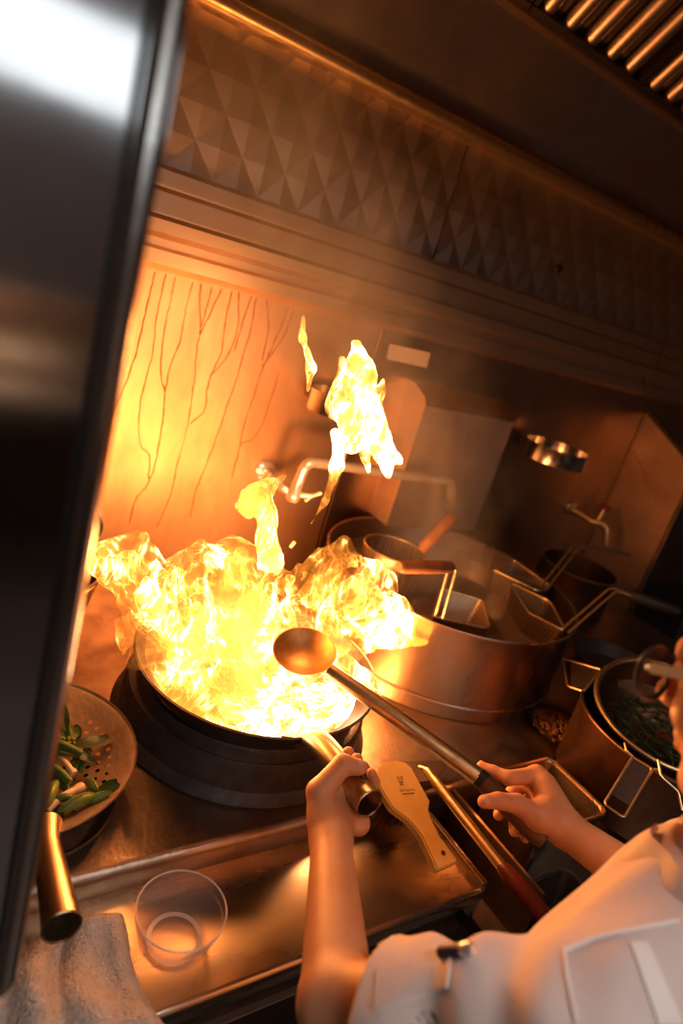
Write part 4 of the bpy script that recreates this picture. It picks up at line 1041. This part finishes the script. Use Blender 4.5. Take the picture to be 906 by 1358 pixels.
def on_shirt(u, v, off=.002):
    d = ray(u, v).normalized(); h = tree.ray_cast(CAM, d)
    if h[0] is None: h = tree.find_nearest(CAM + d * .5)
    n = h[1] if h[1].dot(d) < 0 else -h[1]
    return h[0] + n * off
def seam(px, r, name='piping', mat=M_PIPING, off=.0015):
    q = [on_shirt(u, v, off) for u, v in px]
    dense = []
    for (a, b) in zip(px, px[1:]):
        for k in range(6): dense.append(on_shirt(a[0] + (b[0] - a[0]) * k / 6, a[1] + (b[1] - a[1]) * k / 6, off))
    dense.append(q[-1]); MB().tube(dense, r, 8).build(name, mat, shirt)
def patch(px4, n, off, name, mat):
    """cloth patch lying on the jacket"""
    g = []
    for j in range(n + 1):
        for i in range(n + 1):
            a, b = i / n, j / n
            u = (px4[0][0] * (1 - a) + px4[1][0] * a) * (1 - b) + (px4[3][0] * (1 - a) + px4[2][0] * a) * b
            v = (px4[0][1] * (1 - a) + px4[1][1] * a) * (1 - b) + (px4[3][1] * (1 - a) + px4[2][1] * a) * b
            g.append((u, v))
    top = [on_shirt(u, v, off) for u, v in g]; low = [on_shirt(u, v, -.001) for u, v in g]; w = n + 1; N = w * w; fs = []
    for j in range(n):
        for i in range(n):
            q = j * w + i; fs += [(q, q + 1, q + w + 1, q + w), (N + q, N + q + w, N + q + w + 1, N + q + 1)]
    bd = list(range(w)) + [j * w + n for j in range(1, w)] + [n * w + i for i in range(n - 1, -1, -1)] + [j * w for j in range(n - 1, 0, -1)]
    for a, b in zip(bd, bd[1:] + bd[:1]): fs.append((a, N + a, N + b, b))
    MB().add(top + low, fs).build(name, mat, shirt)
patch([(502, 1288), (600, 1264), (594, 1310), (498, 1338)], 14, .0025, 'sleeve_pocket', M_CLOTH)
seam([(600, 1264), (597, 1290), (594, 1310)], .0012); seam([(502, 1288), (498, 1338)], .0011); seam([(594, 1310), (546, 1325), (498, 1338)], .0007)
seam([(748, 1262), (752, 1300), (764, 1357)], .0016, 'armhole_seam'); seam([(748, 1262), (790, 1245), (850, 1232), (900, 1222)], .0016, 'yoke_seam')
patch([(836, 1252), (858, 1250), (905, 1357), (872, 1357)], 12, .002, 'back_stripe', M_PIPING)
# collar
cc = Vector((.644, .143, 1.246)); m = MB(); N = 60; vs = []
for k in range(N + 1):
    a = PI * .62 + (2 * PI - .24 * PI) * k / N; r = .066; wv = .003 * math.sin(9 * a)
    dirv = Vector((math.cos(a), math.sin(a), -.22 * math.sin(a))); t = k / N; lift = .004 * math.sin(PI * t)
    vs += [cc + dirv * (r + .006) + Vector((0, 0, -.060)), cc + dirv * (r + .004 + wv) + Vector((0, 0, .020 + lift)), cc + dirv * (r + .008 + wv) + Vector((0, 0, .024 + lift)), cc + dirv * (r + .011 + wv) + Vector((0, 0, .012)), cc + dirv * (r + .022 + wv) + Vector((0, 0, -.026))]
m.add(vs, [(k * 5 + j, k * 5 + j + 1, (k + 1) * 5 + j + 1, (k + 1) * 5 + j) for k in range(N) for j in range(4)])
co_ = m.build('collar', M_CLOTH, shirt); md = co_.modifiers.new('thick', 'SOLIDIFY'); md.thickness = .003
# pen in the sleeve pocket
p0, p1 = on_shirt(590, 1272, .006), on_shirt(629, 1269, .008)
pen = empty('pen', p0, 'dark blue pen with a chrome end clipped in the sleeve pocket', 'pen')
MB().tube([p0, p0.lerp(p1, .72)], .0058, 14).build('barrel', simple('navy_plastic', (0.006, 0.012, 0.06), .5), pen)
MB().tube([p0.lerp(p1, .70), p0.lerp(p1, .80), p0.lerp(p1, .92), p1], [.0060, .0066, .0062, .0035], 14).build('cap_end', M_CHROME, pen)
# trousers and shoes
def trouser_sdf(p):
    d = sd_ell(p, (.59, .10, .86), (.165, .115, .12))
    for s in (-1, 1):
        d = smin(d, sd_cone(p, (.59 + s * .085, .10, .80), (.59 + s * .105, .10, .45), .085, .062), .03); d = smin(d, sd_cone(p, (.59 + s * .105, .10, .45), (.59 + s * .115, .06, .07), .060, .052), .02)
    return d
VP, Q = sdf_mesh(trouser_sdf, (.36, -.06, .0), (.82, .26, 1.0), .010); np_obj('trousers', VP, Q, M_TROUSER, cook)
for s in (-1, 1):
    f = lambda p: np.maximum(smin(sd_ell(p, (.59 + s * .115, .14, .035), (.045, .09, .04)), sd_ell(p, (.59 + s * .115, .06, .045), (.042, .07, .05)), .03), -(p[:, 2] - .001))
    VP, Q = sdf_mesh(f, (.59 + s * .115 - .07, -.05, -.01), (.59 + s * .115 + .07, .26, .12), .007); np_obj('shoe', VP, Q, M_BLACK, cook)
# glasses
gl = empty('eyeglasses', hl((0, .09, 0)), 'dark-rimmed glasses with pale cream temples worn by the cook', 'glasses')
M_LENS = glassy('tinted_lens', (0.05, 0.03, 0.03), .05, 1.5, .45); M_CREAM = simple('cream_acetate', (0.78, 0.66, 0.42), .35); M_RIMDARK = simple('dark_acetate', (0.03, 0.03, 0.05), .3)
for s in (-1, 1):
    o = [hl((s * .036 + .029 * math.cos(a) * (1 + .05 * math.cos(2 * a)), .103 - .10 * (abs(s * .036 + .029 * math.cos(a))) ** 1.3, -.004 + .024 * math.sin(a))) for a in np.linspace(0, 2 * PI, 36, endpoint=False)]
    MB().tube(o, .0024, 8, closed=True).build('rim', M_RIMDARK, gl)
    MB().prism(o, hf * .0015).build('lens', M_LENS, gl)
    MB().tube([hl((s * .067, .090, .006)), hl((s * .071, .082, .008))], .0035, 8).build('hinge', M_RIMDARK, gl)
    a, b = Vector(hl((s * .0715, .084, .008))), Vector(hl((s * .0805, -.010, .016)))
    n_ = hr_ * s
    MB().prism([a - hu * .0045, a + hu * .0045, b + hu * .0032, b - hu * .0032], n_ * .003).build('temple', M_CREAM, gl)
    MB().tube([b, Vector(hl((s * .080, -.030, .000))), Vector(hl((s * .078, -.036, -.03)))], .0028, 8).build('temple_tip', M_CREAM, gl)
MB().tube([hl((-.009, .100, .004)), hl((0, .104, .007)), hl((.009, .100, .004))], .0022, 8).build('bridge', M_RIMDARK, gl)

# ================================================================== FIRE AND STEAM
def math_node(nt, op, a, b=None, clamp=False):
    n = nt.nodes.new('ShaderNodeMath'); n.operation = op; n.use_clamp = clamp
    for i, x in enumerate((a, b)):
        if x is None: continue
        if isinstance(x, (int, float)): n.inputs[i].default_value = x
        else: nt.links.new(x, n.inputs[i])
    return n.outputs[0]
def fire_mat(name, vol, scale, surf, k=13.0, col=(1.0, 0.28, 0.026), rate=0.35):
    """glowing gas: emission through the volume plus brighter folded sheets of it at the skin"""
    m, nt, b = nmat(name); nt.nodes.remove(b)
    out = nt.nodes['Material Output']
    n = noise(nt, scale * 0.8, 2, 0.5, 0.8, (1, 1, 0.65))
    ev = math_node(nt, 'EXPONENT', math_node(nt, 'MULTIPLY', math_node(nt, 'SUBTRACT', n.outputs['Fac'], 0.5), 9.0))
    e = nt.nodes.new('ShaderNodeEmission'); e.inputs[0].default_value = (*col, 1)
    nt.links.new(math_node(nt, 'MULTIPLY', ev, vol), e.inputs[1]); link(nt, e, 0, out, 'Volume')
    f = noise(nt, scale, 3, 0.5, 1.5, (1, 1, 0.6)); g = noise(nt, scale * 0.33, 1, 0.5, 0.5)
    mix = math_node(nt, 'ADD', math_node(nt, 'MULTIPLY', f.outputs['Fac'], 0.72), math_node(nt, 'MULTIPLY', g.outputs['Fac'], 0.50))
    es_ = math_node(nt, 'EXPONENT', math_node(nt, 'MULTIPLY', math_node(nt, 'SUBTRACT', mix, 0.61), k))
    fl = noise(nt, scale * 1.5, 3, 0.5, 2.4, (1, 1, 0.5))
    rd = math_node(nt, 'ABSOLUTE', math_node(nt, 'SUBTRACT', fl.outputs['Fac'], 0.5))
    rd = math_node(nt, 'POWER', math_node(nt, 'SUBTRACT', 1.0, math_node(nt, 'MULTIPLY', rd, 14.0), True), 2.0)
    sk = math_node(nt, 'MULTIPLY', math_node(nt, 'MULTIPLY', es_, math_node(nt, 'ADD', math_node(nt, 'MULTIPLY', rd, 2.5), 0.6)), surf)
    t = nt.nodes.new('ShaderNodeBsdfTransparent'); es = nt.nodes.new('ShaderNodeEmission')
    hot = ramp(nt, [(0.0, (1.0, 0.26, 0.022)), (0.35, (1.0, 0.42, 0.08)), (1.0, (1.0, 0.70, 0.42))])
    nt.links.new(math_node(nt, 'DIVIDE', sk, 5.0, True), hot.inputs[0]); link(nt, hot, 'Color', es, 0)
    nt.links.new(sk, es.inputs[1])
    ad = nt.nodes.new('ShaderNodeAddShader'); link(nt, t, 0, ad, 0); link(nt, es, 0, ad, 1); link(nt, ad, 0, out, 'Surface')
    try: m.cycles.volume_step_rate = rate
    except Exception: pass
    return m
FIRE = fire_mat('fire', 3.0, 11.0, 0.20, 19.0)
FIRE_IN = fire_mat('inner_fire', 3.0, 11.0, 0.25, 19.0)
FIRE2 = fire_mat('fire_lick', 36.0, 18.0, 0.9, 16.0)
def fire(name, cones, k, wa, wf, h, mat, label, base=None, seed=0.0, parent=None, shrink=0.0):
    """cones: licks of flame as (u, v, y, r) -> (u2, v2, y2, r2): where they stand and how thick they are in mm"""
    C = []
    for (u, v, y, r, u2, v2, y2, r2) in cones:
        C.append((tuple(at(u, v, y=y)), tuple(at(u2, v2, y=y2)), r / 1000, r2 / 1000))
    A = np.array([c[0] for c in C] + [c[1] for c in C]); R = max(max(c[2], c[3]) for c in C) + 0.04
    lo, hi = A.min(0) - R, A.max(0) + R
    if base is not None:
        bc, br = np.array(base[0]), np.array(base[1]); lo = np.minimum(lo, bc - br - .03); hi = np.maximum(hi, bc + br + .03)
    def fn(p):
        q = p.copy()
        q[:, 0] += wa * 1.6 * wob(p, wf * 0.8, seed); q[:, 1] += wa * wob(p, wf * 0.8, seed + 3); q[:, 2] += wa * wob(p, wf * 0.6, seed + 5)
        d = None
        for a, b, ra, rb in C:
            e = sd_cone(q, a, b, ra, rb); d = e if d is None else smin(d, e, k)
        if base is not None: d = smin(d, sd_ell(q, *base), k)
        if base is not None:
            sph = np.sqrt(((p - np.array([WC.x, WC.y, 1.115], dtype=np.float32)) ** 2).sum(1)) - .234
            d = np.where(p[:, 2] < 1.004, np.maximum(d, sph), d)
        s = p * np.array([1, 1, 0.6], dtype=np.float32)
        lowz = 1.0 if base is None else np.clip((p[:, 2] - .99) / .03, 0, 1)
        return d + lowz * (0.55 * wa * wob(s, wf * 2.0, seed + 9) + 0.28 * wa * wob(s, wf * 4.6, seed + 2)) + shrink
    VP, Q = sdf_mesh(fn, lo, hi, h)
    o = np_obj(name, VP, Q, mat, parent)
    return tag(o, label, 'fire' if parent is None else None, kind='stuff')
WF = [
    (330, 880, .86, 70, 300, 760, .90, 60), (250, 850, .86, 55, 200, 790, .90, 42), (200, 790, .90, 42, 155, 740, .92, 32), (155, 738, .92, 30, 122, 724, .92, 12),
    (260, 820, .88, 50, 270, 745, .92, 30), (300, 800, .90, 45, 330, 730, .93, 20), (350, 820, .90, 55, 375, 770, .94, 28), (420, 800, .91, 45, 435, 745, .92, 26),
    (435, 745, .92, 24, 450, 722, .92, 12), (470, 800, .90, 44, 500, 775, .88, 30), (500, 840, .88, 48, 545, 832, .87, 26), (490, 880, .87, 42, 540, 892, .85, 18), (440, 840, .88, 50, 500, 870, .87, 40),
    (420, 890, .84, 50, 440, 930, .80, 40), (440, 930, .80, 42, 455, 955, .77, 26), (250, 900, .84, 40, 330, 945, .78, 26), (190, 840, .86, 26, 180, 870, .86, 16),
    (210, 760, .92, 28, 195, 712, .94, 9), (240, 755, .92, 20, 262, 718, .94, 7), (290, 760, .92, 18, 300, 712, .94, 6), (170, 760, .92, 20, 172, 708, .93, 7),
    (480, 780, .90, 20, 492, 748, .90, 7), (535, 840, .87, 20, 560, 828, .87, 8), (175, 830, .88, 14, 170, 800, .88, 5), (400, 790, .94, 26, 402, 745, .95, 7), (510, 855, .87, 40, 540, 860, .86, 24), (500, 800, .88, 38, 535, 808, .88, 22), (540, 832, .87, 20, 562, 848, .86, 8), (535, 880, .85, 18, 548, 905, .84, 7), (452, 882, .74, 24, 488, 912, .70, 15), (470, 930, .80, 30, 478, 905, .82, 26), (300, 930, .80, 26, 380, 955, .76, 22), (420, 950, .77, 24, 460, 950, .77, 18), (480, 895, .86, 34, 476, 935, .81, 26), (430, 900, .84, 40, 475, 915, .83, 34), (455, 740, .91, 18, 480, 770, .90, 26)]
wf_ = fire('wok_fire', WF, 0.022, 0.011, 38.0, 0.0045, FIRE, 'roaring yellow white fire filling the wok and licking over its rim', base=((.56, .86, .985), (.190, .190, .045)))
fire('inner_flame', WF, 0.018, 0.020, 42.0, 0.0045, FIRE_IN, None, base=((.56, .86, .985), (.18, .18, .03)), seed=11.0, parent=wf_, shrink=.016)
fire('flame', [
    (472, 458, .93, 6, 478, 500, .93, 24), (478, 500, .93, 24, 490, 560, .93, 32), (490, 560, .93, 30, 525, 612, .93, 9), (452, 480, .92, 6, 455, 540, .92, 22),
    (500, 580, .93, 22, 512, 632, .93, 5), (455, 540, .92, 20, 465, 590, .92, 15), (480, 580, .93, 16, 488, 622, .92, 4), (500, 520, .93, 10, 505, 500, .93, 4)],
    0.012, 0.006, 62.0, 0.0032, FIRE2, 'detached white flame hanging in the air over the swing tap', seed=2.0)
fire('flame', [(325, 680, .95, 12, 350, 655, .96, 20), (350, 655, .96, 18, 385, 630, .97, 5), (350, 665, .95, 18, 352, 720, .94, 22), (352, 720, .94, 22, 360, 740, .93, 26), (316, 672, .95, 5, 345, 645, .96, 9), (350, 650, .95, 10, 358, 625, .96, 4)],
    0.014, 0.007, 55.0, 0.0035, FIRE2, 'yellow flame tongue rising in front of the tap flange', seed=4.0)
fire('flame', [(402, 420, .98, 2, 404, 450, .98, 6), (404, 450, .98, 6, 414, 490, .98, 6), (414, 490, .98, 6, 408, 520, .98, 2)],
    0.01, 0.004, 60.0, 0.0025, FIRE2, 'thin wisp of flame before the drip-stained splashback', seed=5.0)
fire('flame', [(445, 575, .96, 10, 450, 620, .96, 12), (450, 620, .96, 11, 430, 665, .96, 4), (430, 665, .96, 4, 412, 692, .96, 2)],
    0.01, 0.004, 60.0, 0.0025, FIRE2, 'thin orange flame trailing down past the swing tap spout', seed=6.0)

# the light the fire throws on the room
for i, (u, v, y, w) in enumerate(((260, 810, .87, 4.4), (400, 810, .90, 6.0), (490, 845, .875, 7.0), (340, 880, .85, 4.4), (482, 545, .93, 3.6), (175, 760, .91, 0.5))):
    L = bpy.data.lights.new('fire_light', 'POINT'); L.energy = w; L.color = (1.0, 0.31, 0.065); L.shadow_soft_size = 0.05
    o = bpy.data.objects.new('fire_light', L); COL.objects.link(o); o.location = at(u, v, y=y)

# steam from the noodle pot drifting up under the cornice: densest along the plume's axis, thinning out to nothing
m, nt, b = nmat('steam'); nt.nodes.remove(b)
PL = [(1.10, 1.02, 1.06), (1.10, 1.12, 1.24), (0.96, 1.20, 1.46), (0.70, 1.24, 1.66), (0.52, 1.22, 1.84)]; PRD = (.20, .20, .23, .26)
tc = nt.nodes.new('ShaderNodeTexCoord'); wn = noise(nt, 7, 3, 0.6)
wsub = nt.nodes.new('ShaderNodeVectorMath'); wsub.operation = 'SUBTRACT'; wsub.inputs[1].default_value = (.5, .5, .5); link(nt, wn, 'Color', wsub, 0)
wsc = nt.nodes.new('ShaderNodeVectorMath'); wsc.operation = 'SCALE'; wsc.inputs['Scale'].default_value = 0.22; link(nt, wsub, 0, wsc, 0)
wadd = nt.nodes.new('ShaderNodeVectorMath'); wadd.operation = 'ADD'; link(nt, tc, 'Object', wadd, 0); link(nt, wsc, 0, wadd, 1)
dens = None
for a_, b_, r_ in zip(PL, PL[1:], PRD):
    ab = Vector(b_) - Vector(a_)
    v1 = nt.nodes.new('ShaderNodeVectorMath'); v1.operation = 'SUBTRACT'; link(nt, wadd, 0, v1, 0); v1.inputs[1].default_value = a_
    dt = nt.nodes.new('ShaderNodeVectorMath'); dt.operation = 'DOT_PRODUCT'; link(nt, v1, 0, dt, 0); dt.inputs[1].default_value = ab / ab.length_squared
    t_ = math_node(nt, 'ADD', dt.outputs['Value'], 0.0, True)
    v2 = nt.nodes.new('ShaderNodeVectorMath'); v2.operation = 'SCALE'; v2.inputs[0].default_value = ab; nt.links.new(t_, v2.inputs['Scale'])
    v3_ = nt.nodes.new('ShaderNodeVectorMath'); v3_.operation = 'DISTANCE'; link(nt, v1, 0, v3_, 0); link(nt, v2, 0, v3_, 1)
    f_ = math_node(nt, 'POWER', math_node(nt, 'SUBTRACT', 1.0, math_node(nt, 'DIVIDE', v3_.outputs['Value'], r_), True), 1.6)
    dens = f_ if dens is None else math_node(nt, 'MAXIMUM', dens, f_)
n = noise(nt, 10, 4, 0.6, 0.8, (1, 1, 0.6))
mr = nt.nodes.new('ShaderNodeMapRange'); mr.inputs['From Min'].default_value = 0.34; mr.inputs['From Max'].default_value = 0.70; mr.inputs['To Max'].default_value = 5.5
link(nt, n, 'Fac', mr, 'Value')
vs_ = nt.nodes.new('ShaderNodeVolumeScatter'); vs_.inputs['Color'].default_value = (0.98, 0.95, 0.94, 1); vs_.inputs['Anisotropy'].default_value = 0.1
nt.links.new(math_node(nt, 'MULTIPLY', dens, mr.outputs[0]), vs_.inputs['Density']); link(nt, vs_, 0, nt.nodes['Material Output'], 'Volume')
try: m.cycles.volume_step_rate = 1.4
except Exception: pass
def steam_sdf(p):
    d = None
    for a, b_, r_ in zip(PL, PL[1:], PRD):
        e = sd_cone(p, a, b_, r_, r_); d = e if d is None else smin(d, e, .08)
    d = np.maximum(d, p[:, 1] - 1.425); d = np.maximum(d, .9935 - p[:, 2])
    inpot = np.sqrt((p[:, 0] - PC.x) ** 2 + (p[:, 1] - PC.y) ** 2) - (PR - .006)
    return np.maximum(d, np.where(p[:, 2] < 1.056, inpot, -1.0))
VP, Q = sdf_mesh(steam_sdf, (.20, .72, .96), (1.52, 1.46, 2.14), .016)
tag(np_obj('steam', VP, Q, m), 'thin steam drifting from the noodle pot up to the cornice', 'steam', kind='stuff')
